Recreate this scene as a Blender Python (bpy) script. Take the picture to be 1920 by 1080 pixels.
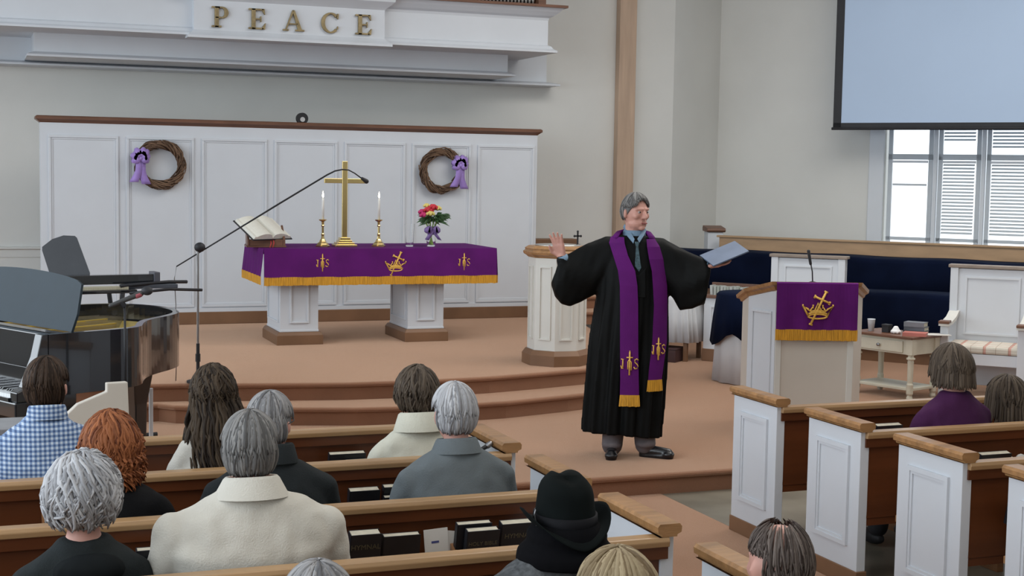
import bpy, bmesh, math, random
from math import sin, cos, pi, radians, sqrt
from mathutils import Vector, Matrix
random.seed(7)
for o in list(bpy.data.objects): bpy.data.objects.remove(o)
S = bpy.context.scene
C = S.collection

# ------------------------------------------------------------------ camera
F = 2669.0; yaw, pitch, roll = radians(20.85), radians(4.58), radians(.941)
fw = Vector((sin(yaw)*cos(pitch), cos(yaw)*cos(pitch), -sin(pitch)))
rt = Vector((cos(yaw), -sin(yaw), 0)); up = rt.cross(fw)
r2 = rt*cos(roll)+up*sin(roll); u2 = up*cos(roll)-rt*sin(roll)
cd = bpy.data.cameras.new('camera'); cam = bpy.data.objects.new('camera', cd); C.objects.link(cam)
cd.sensor_width = 36; cd.lens = 36*F/1920; cd.clip_start = .05; cd.clip_end = 200
m = Matrix((r2, u2, -fw)).transposed().to_4x4(); m.translation = Vector((0, 0, 2.05)); cam.matrix_world = m
S.camera = cam
# ------------------------------------------------------------------ light
W = bpy.data.worlds.new('daylight'); S.world = W; W.use_nodes = True
bg = W.node_tree.nodes['Background']; bg.inputs[0].default_value = (.88, .95, 1, 1); bg.inputs[1].default_value = 1.7
def area(name, loc, rot, sx, sy, power, col):
    l = bpy.data.lights.new(name, 'AREA'); l.shape = 'RECTANGLE'; l.size = sx; l.size_y = sy; l.energy = power; l.color = col
    o = bpy.data.objects.new(name, l); C.objects.link(o); o.location = loc; o.rotation_euler = rot; return o
area('nave_ceiling_light', (3.0, 3.0, 6.1), (0, 0, 0), 7, 5, 150, (1, .95, .88))
area('chancel_ceiling_light', (7.2, 9.6, 6.2), (0, 0, 0), 6, 4, 335, (1, .97, .92))
area('left_window_daylight', (-4.3, 6, 3.3), (0, radians(-80), 0), 4, 14, 420, (.80, .90, 1))
area('right_window_daylight', (13.5, 8, 3.2), (0, radians(85), radians(10)), 3, 6, 60, (.85, .93, 1))
vs = S.view_settings; vs.view_transform = 'Standard'; vs.look = 'None'; vs.exposure = 0; vs.gamma = 1; vs.use_curve_mapping = False

# ------------------------------------------------------------------ materials
def lin(r, g, b, k=1.0):
    return tuple(min(1, (((c/255+.055)/1.055)**2.4 if c > 10 else c/255/12.92)*k) for c in (r, g, b))
MATS = {}
def M(name, col, rough=.6, metal=0, vary=.12, scale=8, stretch=(1, 1, 1), bump=0, bscale=None, col2=None, spec=.4, trans=0, emit=None, estr=0, tone=False, sheen=0, coat=0, sheen_tint=(1, 1, 1), ior=None):
    if name in MATS: return MATS[name]
    mt = bpy.data.materials.new(name); mt.use_nodes = True; nt = mt.node_tree; N = nt.nodes; L = nt.links
    b = N['Principled BSDF']; tc = N.new('ShaderNodeTexCoord'); mp = N.new('ShaderNodeMapping'); mp.inputs['Scale'].default_value = stretch
    L.new(tc.outputs['Object'], mp.inputs[0])
    ns = N.new('ShaderNodeTexNoise'); ns.inputs['Scale'].default_value = scale; ns.inputs['Detail'].default_value = 5
    L.new(mp.outputs[0], ns.inputs[0])
    mx = N.new('ShaderNodeMix'); mx.data_type = 'RGBA'
    c1 = tuple(c*(1-vary) for c in col); c2 = col2 or tuple(min(1, c*(1+vary)) for c in col)
    mx.inputs[6].default_value = (*c1, 1); mx.inputs[7].default_value = (*c2, 1)
    if tone:
        at = N.new('ShaderNodeAttribute'); at.attribute_name = 'tone'
        ad = N.new('ShaderNodeMath'); ad.operation = 'MULTIPLY_ADD'; ad.inputs[1].default_value = .5; L.new(ns.outputs[0], ad.inputs[0]); 
        sb = N.new('ShaderNodeMath'); sb.operation = 'SUBTRACT'; sb.inputs[1].default_value = .25
        L.new(at.outputs['Fac'], sb.inputs[0]); L.new(sb.outputs[0], ad.inputs[2]); L.new(ad.outputs[0], mx.inputs[0])
    else:
        rp = N.new('ShaderNodeMapRange'); rp.inputs[1].default_value = .3; rp.inputs[2].default_value = .7
        L.new(ns.outputs[0], rp.inputs[0]); L.new(rp.outputs[0], mx.inputs[0])
    L.new(mx.outputs[2], b.inputs['Base Color'])
    b.inputs['Roughness'].default_value = rough; b.inputs['Metallic'].default_value = metal
    b.inputs['Specular IOR Level'].default_value = spec; b.inputs['Transmission Weight'].default_value = trans
    b.inputs['Sheen Weight'].default_value = sheen; b.inputs['Sheen Tint'].default_value = (*sheen_tint, 1); b.inputs['Sheen Roughness'].default_value = .5
    if ior: b.inputs['IOR'].default_value = ior
    b.inputs['Coat Weight'].default_value = coat
    if emit: b.inputs['Emission Color'].default_value = (*emit, 1); b.inputs['Emission Strength'].default_value = estr
    if bump:
        n2 = N.new('ShaderNodeTexNoise'); n2.inputs['Scale'].default_value = bscale or scale*6; n2.inputs['Detail'].default_value = 3; L.new(mp.outputs[0], n2.inputs[0])
        bp = N.new('ShaderNodeBump'); bp.inputs['Strength'].default_value = bump; bp.inputs['Distance'].default_value = .01
        L.new(n2.outputs[0], bp.inputs['Height']); L.new(bp.outputs[0], b.inputs['Normal'])
    MATS[name] = mt; return mt
cream = M('cream_wall_paint', (.68, .68, .65), .8, vary=.03, scale=1.5, bump=.05, bscale=60)
whitep = M('white_paint', (.64, .67, .71), .45, vary=.02, scale=3)
ivory = M('ivory_paint', (.68, .67, .62), .45, vary=.03, scale=4)
beigep = M('beige_paint', (.62, .57, .50), .5, vary=.03, scale=3)
carpet = M('salmon_carpet', (.25, .115, .065), .95, vary=.09, scale=2.2, bump=.5, bscale=260, spec=.1, sheen=1.0, sheen_tint=(1, .68, .48))
vinyl = M('olive_floor_tile', (.20, .18, .14), .35, vary=.2, scale=3, spec=.5)
oak = M('oak_wood', (.34, .18, .075), .32, vary=.25, scale=5, stretch=(1, 6, 6), bump=.1, spec=.5)
oakx = M('oak_wood_dark', (.24, .11, .045), .35, vary=.25, scale=5, stretch=(6, 1, 6), spec=.5)
pewback = M('pew_back_wood', (.105, .030, .009), .35, vary=.25, scale=2.2, stretch=(.5, 3, 5), bump=.05, spec=.45)
walnut = M('walnut_wood', (.16, .075, .045), .4, vary=.2, scale=4, stretch=(1, 6, 6))
brownbase = M('brown_base_wood', (.20, .105, .055), .5, vary=.15, scale=3)
pillarwood = M('pillar_wood', (.50, .36, .26), .5, vary=.1, scale=3, stretch=(6, 6, .5))
ledgewood = M('choir_rail_wood', (.42, .27, .15), .45, vary=.12, scale=3, stretch=(1, 4, 4))
blackg = M('black_lacquer', (.012, .013, .016), .12, vary=.1, spec=.6, coat=.6)
blackm = M('black_matte', (.018, .018, .021), .55, vary=.15)
brass = M('polished_brass', (.80, .62, .28), .22, 1, vary=.06)
bronze = M('antique_bronze', (.30, .235, .13), .42, .75, vary=.25, scale=20)
goldplate = M('gold_piano_plate', (.50, .36, .06), .4, .5, vary=.15)
purple = M('purple_paraments', (.105, .010, .135), .8, vary=.12, scale=5, bump=.15, bscale=300, spec=.15)
purplel = M('lilac_ribbon', (.34, .22, .58), .45, vary=.15, scale=8, sheen=.3)
gold = M('gold_fringe', (.62, .30, .022), .6, vary=.3, scale=60, stretch=(3, 3, .15), bump=.4, bscale=120)
goldthread = M('gold_embroidery', (.78, .46, .09), .5, vary=.2, scale=60)
navy = M('navy_cloth', (.003, .006, .02), .85, vary=.3, scale=2.5, bump=.1, bscale=20, sheen=.02, sheen_tint=(.4, .6, 1), spec=.06)
whitecloth = M('white_cloth', (.62, .64, .66), .8, vary=.06, scale=4)
robe = M('black_robe', (.0045, .005, .005), .6, vary=.3, scale=5, spec=.12)
skin = M('skin', (.56, .29, .23), .5, vary=.1, scale=12)
page = M('book_page_edges', (.52, .48, .38), .8, vary=.1, scale=40, stretch=(1, 1, 8))
paper = M('paper', (.68, .66, .62), .7, vary=.04)
twig = M('grapevine_twigs', (.10, .055, .032), .8, vary=.4, scale=30, tone=True, col2=(.21, .125, .075))
metalm = M('grey_metal', (.35, .35, .36), .3, .9)
greyplate = M('desk_reflection_grey', (.016, .03, .042), .6, vary=.06)  # music desk colour, with its blue-grey reflection put in
screenm = M('screen_fabric', (.49, .62, .81), .75, vary=.02, scale=1)
grayframe = M('shaded_sash_grey', (.50, .54, .58), .5, vary=.03)  # shade on the sashes is put into this grey
glass = M('clear_glass', (1, 1, 1), .02, vary=0, trans=1, ior=1.22)

# ------------------------------------------------------------------ mesh builder
class MB:
    def __init__(s): s.v = []; s.f = []; s.t = []; s.tone = .5; s.hast = False
    def add(s, vs_, fs):
        n = len(s.v); s.v += [Vector(p) for p in vs_]; s.f += [tuple(i+n for i in f) for f in fs]; s.t += [s.tone]*len(vs_)
    def box(s, x0, x1, y0, y1, z0, z1):
        s.add([(x0,y0,z0),(x1,y0,z0),(x1,y1,z0),(x0,y1,z0),(x0,y0,z1),(x1,y0,z1),(x1,y1,z1),(x0,y1,z1)],
              [(0,3,2,1),(4,5,6,7),(0,1,5,4),(1,2,6,5),(2,3,7,6),(3,0,4,7)]); return s
    def prism(s, poly, z0, z1, axis='z', top=None):
        n = len(poly); tp = top or poly
        def P(p, h): return {'z': (p[0], p[1], h), 'y': (p[0], h, p[1]), 'x': (h, p[0], p[1])}[axis]
        vs_ = [P(p, z0) for p in poly]+[P(p, z1) for p in tp]
        s.add(vs_, [tuple(range(n))[::-1], tuple(range(n, 2*n))]+[(i, (i+1) % n, n+(i+1) % n, n+i) for i in range(n)]); return s
    def loft(s, rings, cap=True, closed=True):
        k = len(rings[0]); vs_ = [p for r in rings for p in r]; fs = []
        for i in range(len(rings)-1):
            for j in range(k if closed else k-1):
                a = i*k+j; b = i*k+(j+1) % k; fs.append((a, b, b+k, a+k))
        if cap: fs.append(tuple(range(k))[::-1]); fs.append(tuple(range(len(vs_)-k, len(vs_))))
        s.add(vs_, fs); return s
    def tube(s, pts, r, n=8, flat=1.0, up=None, cap=True):
        pts = [Vector(p) for p in pts]; rings = []
        rs = r if isinstance(r, (list, tuple)) else [r]*len(pts)
        ref = Vector(up) if up else Vector((0, 0, 1))
        for i, p in enumerate(pts):
            t = (pts[min(i+1, len(pts)-1)]-pts[max(i-1, 0)])
            t = t.normalized() if t.length > 1e-9 else Vector((0, 0, 1))
            a = ref.cross(t)
            if a.length < .05: a = Vector((1, .3, 0)).cross(t)
            a.normalize(); b = t.cross(a).normalized()
            rings.append([p+a*cos(2*pi*j/n)*rs[i]+b*sin(2*pi*j/n)*rs[i]*flat for j in range(n)])
        s.loft(rings, cap); return s
    def lathe(s, prof, n=24, c=(0, 0, 0)):
        rings = [[Vector((c[0]+r*cos(2*pi*j/n), c[1]+r*sin(2*pi*j/n), c[2]+z)) for j in range(n)] for r, z in prof]
        s.loft(rings); return s
    def ell(s, c, r, n=12, m=8, rot=None):
        rings = []
        for i in range(m+1):
            th = pi*i/m; th = min(max(th, .04), pi-.04)
            ring = []
            for j in range(n):
                p = Vector((r[0]*sin(th)*cos(2*pi*j/n), r[1]*sin(th)*sin(2*pi*j/n), -r[2]*cos(th)))
                if rot: p = rot @ p
                ring.append(p+Vector(c))
            rings.append(ring)
        s.loft(rings); return s
    def cap(s, p0, r0, p1, r1, n=12):
        p0, p1 = Vector(p0), Vector(p1); t = (p1-p0).normalized()
        pts = []; rs = []
        for k in range(4): a = pi/2*(1-k/4); pts.append(p0-t*r0*sin(a)); rs.append(max(r0*cos(a), .0008))
        pts.append(p0); rs.append(r0); pts.append(p1); rs.append(r1)
        for k in range(1, 5): a = pi/2*k/4; pts.append(p1+t*r1*sin(a)); rs.append(max(r1*cos(a), .0008))
        s.tube(pts, rs, n); return s
    def chain(s, L):
        for (p0, r0), (p1, r1) in zip(L, L[1:]): s.cap(p0, r0, p1, r1)
        return s
    def frame(s, x0, x1, z0, z1, y, w, d):      # moulding ring in the xz plane standing proud towards -y
        s.box(x0, x1, y-d, y, z1-w, z1); s.box(x0, x1, y-d, y, z0, z0+w)
        s.box(x0, x0+w, y-d, y, z0+w, z1-w); s.box(x1-w, x1, y-d, y, z0+w, z1-w); return s
    def framex(s, y0, y1, z0, z1, x, w, d):     # the same in the yz plane, proud to x+d
        a, b = sorted((x, x+d))
        s.box(a, b, y0, y1, z1-w, z1); s.box(a, b, y0, y1, z0, z0+w)
        s.box(a, b, y0, y0+w, z0+w, z1-w); s.box(a, b, y1-w, y1, z0+w, z1-w); return s
    def xf(s, mtx): s.v = [mtx @ p for p in s.v]; return s
    def build(s, name, mat, parent=None, smooth=False, bev=0, remesh=0, sm=4, tone=False, fixn=False):
        me = bpy.data.meshes.new(name); me.from_pydata(s.v, [], s.f); me.update()
        if fixn or remesh:
            bm = bmesh.new(); bm.from_mesh(me); bmesh.ops.recalc_face_normals(bm, faces=bm.faces); bm.to_mesh(me); bm.free()
        if tone: a = me.attributes.new('tone', 'FLOAT', 'POINT'); a.data.foreach_set('value', s.t)
        o = bpy.data.objects.new(name, me); C.objects.link(o); me.materials.append(mat)
        if parent: o.parent = parent
        if smooth: me.polygons.foreach_set('use_smooth', [True]*len(me.polygons))
        if bev: b = o.modifiers.new('bevel', 'BEVEL'); b.width = bev; b.segments = 2; b.limit_method = 'ANGLE'
        if remesh:
            r = o.modifiers.new('remesh', 'REMESH'); r.mode = 'VOXEL'; r.voxel_size = remesh; r.use_smooth_shade = True
            q = o.modifiers.new('smooth', 'SMOOTH'); q.factor = .5; q.iterations = sm
        return o
def tag(o, label=None, cat=None, group=None, kind=None):
    if label: o['label'] = label
    if cat: o['category'] = cat
    if group: o['group'] = group
    if kind: o['kind'] = kind
    return o
def thing(name, label, cat, loc=(0, 0, 0), rz=0, group=None):
    o = bpy.data.objects.new(name, None); C.objects.link(o); o.location = loc; o.rotation_euler = (0, 0, rz); o.empty_display_size = .1
    return tag(o, label, cat, group)
def struct(o): o['kind'] = 'structure'; return o
def kids(o): return [c for c in ALLKIDS.get(o.name, [])]
def copy_tree(o, parent=None):
    c = o.copy(); C.objects.link(c); c.parent = parent
    for ch in [x for x in C.objects if x.parent == o]: copy_tree(ch, c)
    return c
def box(*a): return MB().box(*a)

# ================================================================== SETTING
Z0, Z1, Z2 = .14, .28, .42
struct(box(-6, 14, -2, 18.5, -.1, -.02).build('floor', vinyl))
tl = struct(box(-3, 2.34, 1.0, 8.14, -.02, 0).build('trim_left_floor_tiles', vinyl))
struct(box(2.24, 4.153, .5, 8.16, -.02, .002).build('floor_aisle_carpet', carpet))
struct(box(4.16, 11, .5, 8.14, -.02, -.001).build('floor_right_tiles', vinyl))
def carpet_slab(name, poly, z0, z1, nose=.028):
    mb = MB(); mb.prism(poly, z0, z1-.04)
    n = len(poly); cx = sum(p[0] for p in poly)/n; cy = sum(p[1] for p in poly)/n
    def off(d):
        out = []
        for i in range(n):
            a = Vector(poly[i-1]); b = Vector(poly[i]); c = Vector(poly[(i+1) % n])
            e1 = (b-a).normalized(); e2 = (c-b).normalized(); n1 = Vector((e1.y, -e1.x)); n2 = Vector((e2.y, -e2.x)); nn = (n1+n2)
            nn = nn/max(nn.length_squared/2, .3); out.append(tuple(b+nn*d))
        return out
    rings = []
    for k in range(7):
        a = -pi/2+pi*k/6; rings.append([Vector((p[0], p[1], z1-.02+.02*sin(a))) for p in off(nose*cos(a)-.001)])
    rings.append([Vector((p[0], p[1], z1)) for p in off(-.1)])
    mb.loft(rings)
    return struct(mb.build(name, carpet, smooth=False))
def arc(pts): return pts
carpet_slab('floor_lower_platform', [(-3, 8.14), (12.4, 8.14), (12.4, 18), (-3, 18)], -.02, Z0)
st1 = [(1.31, 10.9), (1.42, 10.78), (2.1, 10.5), (2.7, 10.33), (3.3, 10.27), (3.9, 10.33), (4.5, 10.5), (5.15, 10.74), (5.5, 11.2), (6.3, 13.0), (6.6, 14.4), (6.6, 16.1), (-2, 16.1), (-2, 10.9)]
st2 = [(1.26, 10.97), (1.5, 10.94), (2.1, 10.8), (2.7, 10.68), (3.3, 10.66), (3.9, 10.72), (4.4, 10.84), (4.95, 11.0), (5.2, 11.5), (6.0, 13.2), (6.3, 14.4), (6.3, 16.1), (-2, 16.1), (-2, 10.97)]
carpet_slab('floor_step', st1, Z0, Z1); carpet_slab('floor_upper_platform', st2, Z1, Z2)
carpet_slab('floor_side_step', [(6.12, 14.2), (7.3, 14.2), (7.3, 16.1), (6.12, 16.1)], Z2, Z2+.14)
carpet_slab('floor_side_landing', [(6.12, 14.55), (7.3, 14.55), (7.3, 16.1), (6.12, 16.1)], Z2+.14, Z2+.28)
# walls
struct(box(-6, 8.2, 16.2, 16.4, -.1, 6.5).build('wall_back', cream))
struct(MB().prism([(8.305, 16.2), (9.345, 16.9), (9.45, 17.05), (8.2, 17.05), (8.2, 16.2)], -.1, 6.5).build('wall_back_return', cream))
struct(box(-6, -5.8, -2, 16.2, -.1, .9).build('wall_left', cream))
struct(box(-6, -5.8, -2, 16.2, 5.3, 6.5).build('wall_left_upper', cream))
struct(box(-6, 14, -2.2, -2, -.1, 6.5).build('wall_rear', cream))
struct(box(-6, 16, -2, 19, 6.5, 6.6).build('ceiling', whitep))
struct(box(14.3, 14.5, -2, 11.0, -.1, 6.5).build('wall_right_light_block', cream))  # unseen wall, added to cut the sky light from the right
al = math.atan2(-.769, .639)
WM = Matrix.Translation((9.345, 16.9, 0)) @ Matrix.Rotation(al, 4, 'Z')
# diagonal wall with the window opening (local x along wall, -y into the room)
w = MB(); SL, SR, SB, ST = 2.24, 5.25, 1.25, 3.9
w.box(-.02, SL, 0, .2, -.1, 6.5); w.box(SR, 8.5, 0, .2, -.1, 6.5); w.box(SL, SR, 0, .2, -.1, SB); w.box(SL, SR, 0, .2, ST, 6.5)
struct(w.xf(WM).build('wall_right', cream))
win = bpy.data.objects.new('window_1', None); C.objects.link(win); win['kind'] = 'structure'
wf = MB()
wf.box(SL-.19, SL, -.035, 0, SB-.06, ST+.15); wf.box(SR, SR+.19, -.035, 0, SB-.06, ST+.15); wf.box(SL-.19, SR+.19, -.035, 0, ST, ST+.16)
wf.xf(WM).build('casing', whitep, win, bev=.008)
MB().box(SL-.22, SR+.22, -.07, .02, SB-.05, SB).xf(WM).build('window_sill', whitep, win, bev=.008)
cols = [(2.24, 2.86), (2.86, 3.44), (3.44, 4.05), (4.05, 4.65), (4.65, 5.25)]
mu = MB()
for k, (a, b) in enumerate(cols[1:]): mu.box(a-.022, a+.022, .03, .1, SB, ST)
mu.xf(WM).build('mullion', whitep, win)
sash = MB()
for a, b in cols:
    for z0, z1 in ((SB, 2.345), (2.345, ST)):
        sash.box(a+.035, a+.085, .05, .09, z0, z1); sash.box(b-.085, b-.035, .05, .09, z0, z1)
        sash.box(a+.035, b-.035, .05, .09, z0+(.05 if z0 < 2 else 0), z0+(.09 if z0 < 2 else .035)); sash.box(a+.035, b-.035, .05, .09, z1-.035, z1)
sash.xf(WM).build('sash', grayframe, win)
for k, (a, b) in enumerate(cols):
    for z0, z1 in ((SB+.09, 2.31), (2.38, ST-.03)):
        g = MB().box(a+.085, b-.085, .066, .072, z0, z1).xf(WM).build('pane', glass, win)
blindm = M('blind_slats', (.50, .54, .57), .5, vary=.03)
for k, (a, b) in enumerate(cols):
    for z0, z1 in ((SB+.12, 2.27), (2.42, ST-.06)):
        mb = MB(); n = int((z1-z0)/.042)
        for i in range(n):
            z = z1-.02-i*.042
            if k == 0 and (i > 3 or z0 < 2): break
            if k == 1 and z0 > 2 and z < z0+.12: continue
            t = .011
            mb.add([(a+.10, .028, z-t), (b-.10, .028, z-t), (b-.10, .052, z+t), (a+.10, .052, z+t), (a+.10, .028, z-t-.002), (b-.10, .028, z-t-.002), (b-.10, .052, z+t-.002), (a+.10, .052, z+t-.002)],
                   [(0,1,2,3), (7,6,5,4), (0,4,5,1), (1,5,6,2), (2,6,7,3), (3,7,4,0)])
        bl = mb.xf(WM).build('blind_slats', blindm, win); bl['kind'] = 'stuff'
        MB().box(a+.09, b-.09, .025, .055, z1, z1+.03).xf(WM).build('blind_headrail', whitep, win)
MB().box(cols[0][0]+.1, cols[0][1]-.1, .04, .06, 1.985, 2.01).xf(WM).build('blind_bottom_rail', grayframe, win)
# post, rails on the back wall
struct(box(7.49, 7.72, 16.08, 16.2, -.1, 6.5).build('trim_wood_pillar', pillarwood, bev=.01))
def rail(name, x0, x1, z, mat): 
    return struct(MB().prism([(16.2, z-.1), (16.19, z-.1), (16.185, z-.02), (16.16, z-.01), (16.16, z+.01), (16.2, z+.015)], x0, x1, 'x').build(name, mat))
rail('trim_chair_rail_left', -6, .7, 1.17, cream); 
struct(box(6.1, 6.95, 16.0, 16.2, 1.17, 1.27).build('trim_chair_rail_right', brownbase, bev=.01))
struct(box(-6, 8.3, 16.18, 16.2, Z0, Z0+.18).build('baseboard_back', cream))

# ---------------------------------------------------------------- organ gallery above
G = thing('organ_gallery', 'white moulded organ gallery front projecting high over the chancel', 'gallery', (3, 15.5, 3.4))
def gb(mb, name, mat, bev=0):
    o = mb.build(name, mat, G, bev=bev); o.matrix_parent_inverse = Matrix.Translation((-3, -15.5, -3.4)); return o
XE = 6.055
def prof(name, pr, x0, x1, mat, yf):   # profile in (out, z), returned at both ends
    mb = MB(); mb.prism([(yf-o_, z) for o_, z in pr], x0, x1, 'x'); return mb
# frieze box
gb(MB().box(-4, XE, 14.9, 16.19, 3.46, 3.79), 'frieze', whitep)
def crown(zs, base, back, xe=XE, y=14.9, x0=-4):
    mb = MB(); rings = []
    for o_, z in zs:
        rings.append([Vector((x0, y-o_, z)), Vector((xe+o_, y-o_, z)), Vector((xe+o_, back, z)), Vector((x0, back, z))])
    return mb.loft(rings)
gb(crown([(.0, 3.40), (.085, 3.405), (.085, 3.425), (.05, 3.445), (.03, 3.475), (0, 3.49)], 0, 16.19), 'base_moulding', whitep)
gb(crown([(.0, 3.76), (.01, 3.79), (.05, 3.81), (.10, 3.85), (.13, 3.885), (.14, 3.89), (0, 3.9)], 0, 16.19), 'crown_moulding', whitep)
gb(crown([(.1, 3.888), (.17, 3.892), (.17, 3.92), (0, 3.925)], 0, 16.19), 'ledge_cap', walnut)
# name block
blk = MB().box(2.14, 4.14, 14.80, 14.9, 3.46, 3.78)
gb(blk, 'name_block', whitep)
b2 = MB(); 
for zs in ([(.0, 3.37), (.07, 3.375), (.07, 3.40), (.03, 3.43), (0, 3.46)], [(0, 3.76), (.02, 3.78), (.09, 3.84), (.10, 3.90), (0, 3.905)]):
    rings = []
    for o_, z in zs: rings.append([Vector((2.14-o_, 14.80-o_, z)), Vector((4.14+o_, 14.80-o_, z)), Vector((4.14+o_, 14.92, z)), Vector((2.14-o_, 14.92, z))])
    b2.loft(rings)
gb(b2, 'block_moulding', whitep)
# lower tiers
def tier(name, x0, x1, y, zb, zt, lip):
    mb = MB(); rings = []
    for o_, z in ((0, zt+.15), (0, zb+.05), (lip*.6, zb+.035), (lip, zb+.02), (lip, zb), (0, zb-.005)):
        rings.append([Vector((x0-o_, y-o_, z)), Vector((x1+o_, y-o_, z)), Vector((x1+o_, 16.19, z)), Vector((x0-o_, 16.19, z))])
    return gb(mb.loft(rings, closed=True), name, whitep)
tier('second_tier', .62, 5.75, 15.35, 3.16, 3.28, .07)
tier('wall_moulding', -4, 6.5, 16.02, 3.11, 3.36, .13)
# pipes standing on the ledge
pr_ = thing('organ_pipe_rank', 'row of thin silvery pipe feet on the gallery ledge at the top edge', 'organ pipes', (5.1, 15.0, 3.925))
box(-1.05, .95, -.02, .14, 0, .02).build('pipe_chest', walnut, pr_); box(.86, .95, -.04, .16, .02, .3).build('chest_end', walnut, pr_); box(-1.05, .86, .12, .14, .02, 1.2).build('back_board', blackm, pr_)
pm = MB().lathe([(.008, 0), (.018, .06), (.018, .9), (.016, .9)], 10)
p0 = None
for i in range(44):
    if p0 is None: p0 = pm.build('pipe', M('pipe_metal', (.6, .6, .57), .35, .6), pr_, smooth=True); o = p0
    else: o = p0.copy(); C.objects.link(o); o.parent = pr_
    o.location = (-1.0+i*.0425, .05, .02)

# letters P E A C E
def letter(ch):
    mb = MB(); d0, d1 = -.03, 0; t = .042
    def R(x0, x1, z0, z1): mb.box(x0, x1, d0, d1, z0, z1)
    def P(poly): mb.prism(poly, d0, d1, 'y')
    def serif(x0, x1, z, s_=1): R(x0, x1, min(z, z+s_*.018), max(z, z+s_*.018))
    def arcband(cx, cz, ro, ri, a0, a1, sx=1, wmod=None):
        n = 18; rings = []
        for i in range(n+1):
            a = radians(a0+(a1-a0)*i/n); w_ = (ro-ri)*(wmod(a) if wmod else 1)
            po = (cx+ro*cos(a)*sx, cz+ro*sin(a)); pi_ = (cx+(ro-w_)*cos(a)*sx, cz+(ro-w_)*sin(a))
            rings.append([Vector((po[0], d0, po[1])), Vector((pi_[0], d0, pi_[1])), Vector((pi_[0], d1, pi_[1])), Vector((po[0], d1, po[1]))])
        mb.loft(rings)
    if ch == 'P':
        R(-.055, -.055+t, 0, .21); serif(-.085, .015, 0); serif(-.085, 0, .21, -1)
        R(-.05, .02, .192, .21); R(-.05, .02, .09, .108); arcband(.02, .15, .06, .03, -90, 90, 1.1, lambda a: .55+.75*max(0, cos(a)))
    elif ch == 'E':
        R(-.055, -.055+t, 0, .21); serif(-.085, .07, 0); serif(-.085, .07, .21, -1); R(-.02, .045, .097, .112)
        P([(.05, .192), (.078, .15), (.085, .15), (.08, .21), (.05, .21)]); P([(.05, .018), (.085, .065), (.092, .065), (.085, 0), (.05, 0)]); R(.035, .047, .075, .135)
    elif ch == 'A':
        P([(-.085, .015), (-.07, .015), (.0, .19), (.005, .215), (-.012, .215)]); P([(-.012, .215), (.012, .215), (.09, .015), (.045, .015)])
        R(-.045, .045, .065, .08); serif(-.11, -.05, 0); serif(.02, .115, 0)
    elif ch == 'C':
        arcband(.01, .105, .108, .066, 48, 312, .95, lambda a: .35+.65*abs(cos(a)))
        P([(.07, .155), (.09, .145), (.095, .2), (.08, .205)]); P([(.072, .035), (.09, .045), (.088, .075), (.078, .07)])
    return mb
for ch, x, lab in (('P', 2.40, 'bronze serif letter P starting the word PEACE on the gallery'), ('E', 2.775, 'first bronze letter E of the word PEACE, right of the P'),
                   ('A', 3.155, 'bronze letter A in the middle of the word PEACE'), ('C', 3.54, 'bronze letter C of the word PEACE'), ('E', 3.90, 'last bronze letter E ending the word PEACE')):
    o = letter(ch).build('letter', bronze, fixn=True, bev=.003); o.location = (x, 14.80, 3.49); tag(o, lab, 'letter', 'letters of the word PEACE')

# ---------------------------------------------------------------- panelled reredos wall
RW = thing('panelled_screen_wall', 'long white seven-panelled wall with brown wooden cap behind the altar', 'panel wall', (3.35, 15.2, Z2))
def rb(mb, name, mat, bev=0, par=RW, base=(3.35, 15.2, Z2)):
    mb.v = [p-Vector(base) for p in mb.v]; return mb.build(name, mat, par, bev=bev)
rb(box(.66, 6.03, 15.1, 15.3, Z2+.13, 2.5), 'wall_body', whitep)
rb(box(.66, 6.03, 15.07, 15.32, Z2, Z2+.13), 'wooden_base', brownbase, .006)
rb(box(.66, 6.03, 15.085, 15.1, Z2+.13, Z2+.17), 'base_bead', whitep)
cp = MB(); rings = []
for o_, z in ((.0, 2.49), (.01, 2.5), (.035, 2.52), (.045, 2.525), (.045, 2.55), (.03, 2.56)):
    rings.append([Vector((.66-o_, 15.1-o_, z)), Vector((6.03+o_, 15.1-o_, z)), Vector((6.03+o_, 15.3+o_, z)), Vector((.66-o_, 15.3+o_, z))])
rb(cp.loft(rings), 'wooden_cap', walnut)
for i in range(7):
    x0 = .735+i*.7625; x1 = x0+.685
    fm = MB(); fm.frame(x0, x1, .60, 2.37, 15.1, .028, .016); fm.frame(x0+.028, x1-.028, .628, 2.342, 15.1, .018, .007)
    rb(fm, 'panel_moulding', whitep, .004)
sp = thing('small_round_speaker', 'small round black speaker with pale centre on top of the panel wall', 'speaker', (3.335, 15.17, 2.56))
mb = MB(); mb.tube([(0, -.03, .045), (0, .03, .045)], [.062, .062], 24); mb.box(-.03, .03, -.03, .03, 0, .01); mb.build('body', blackm, sp, smooth=False)
MB().tube([(0, -.036, .035), (0, -.03, .035)], [.026, .026], 16).build('cone', M('pale_cone', (.5, .5, .5), .5), sp)

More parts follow.
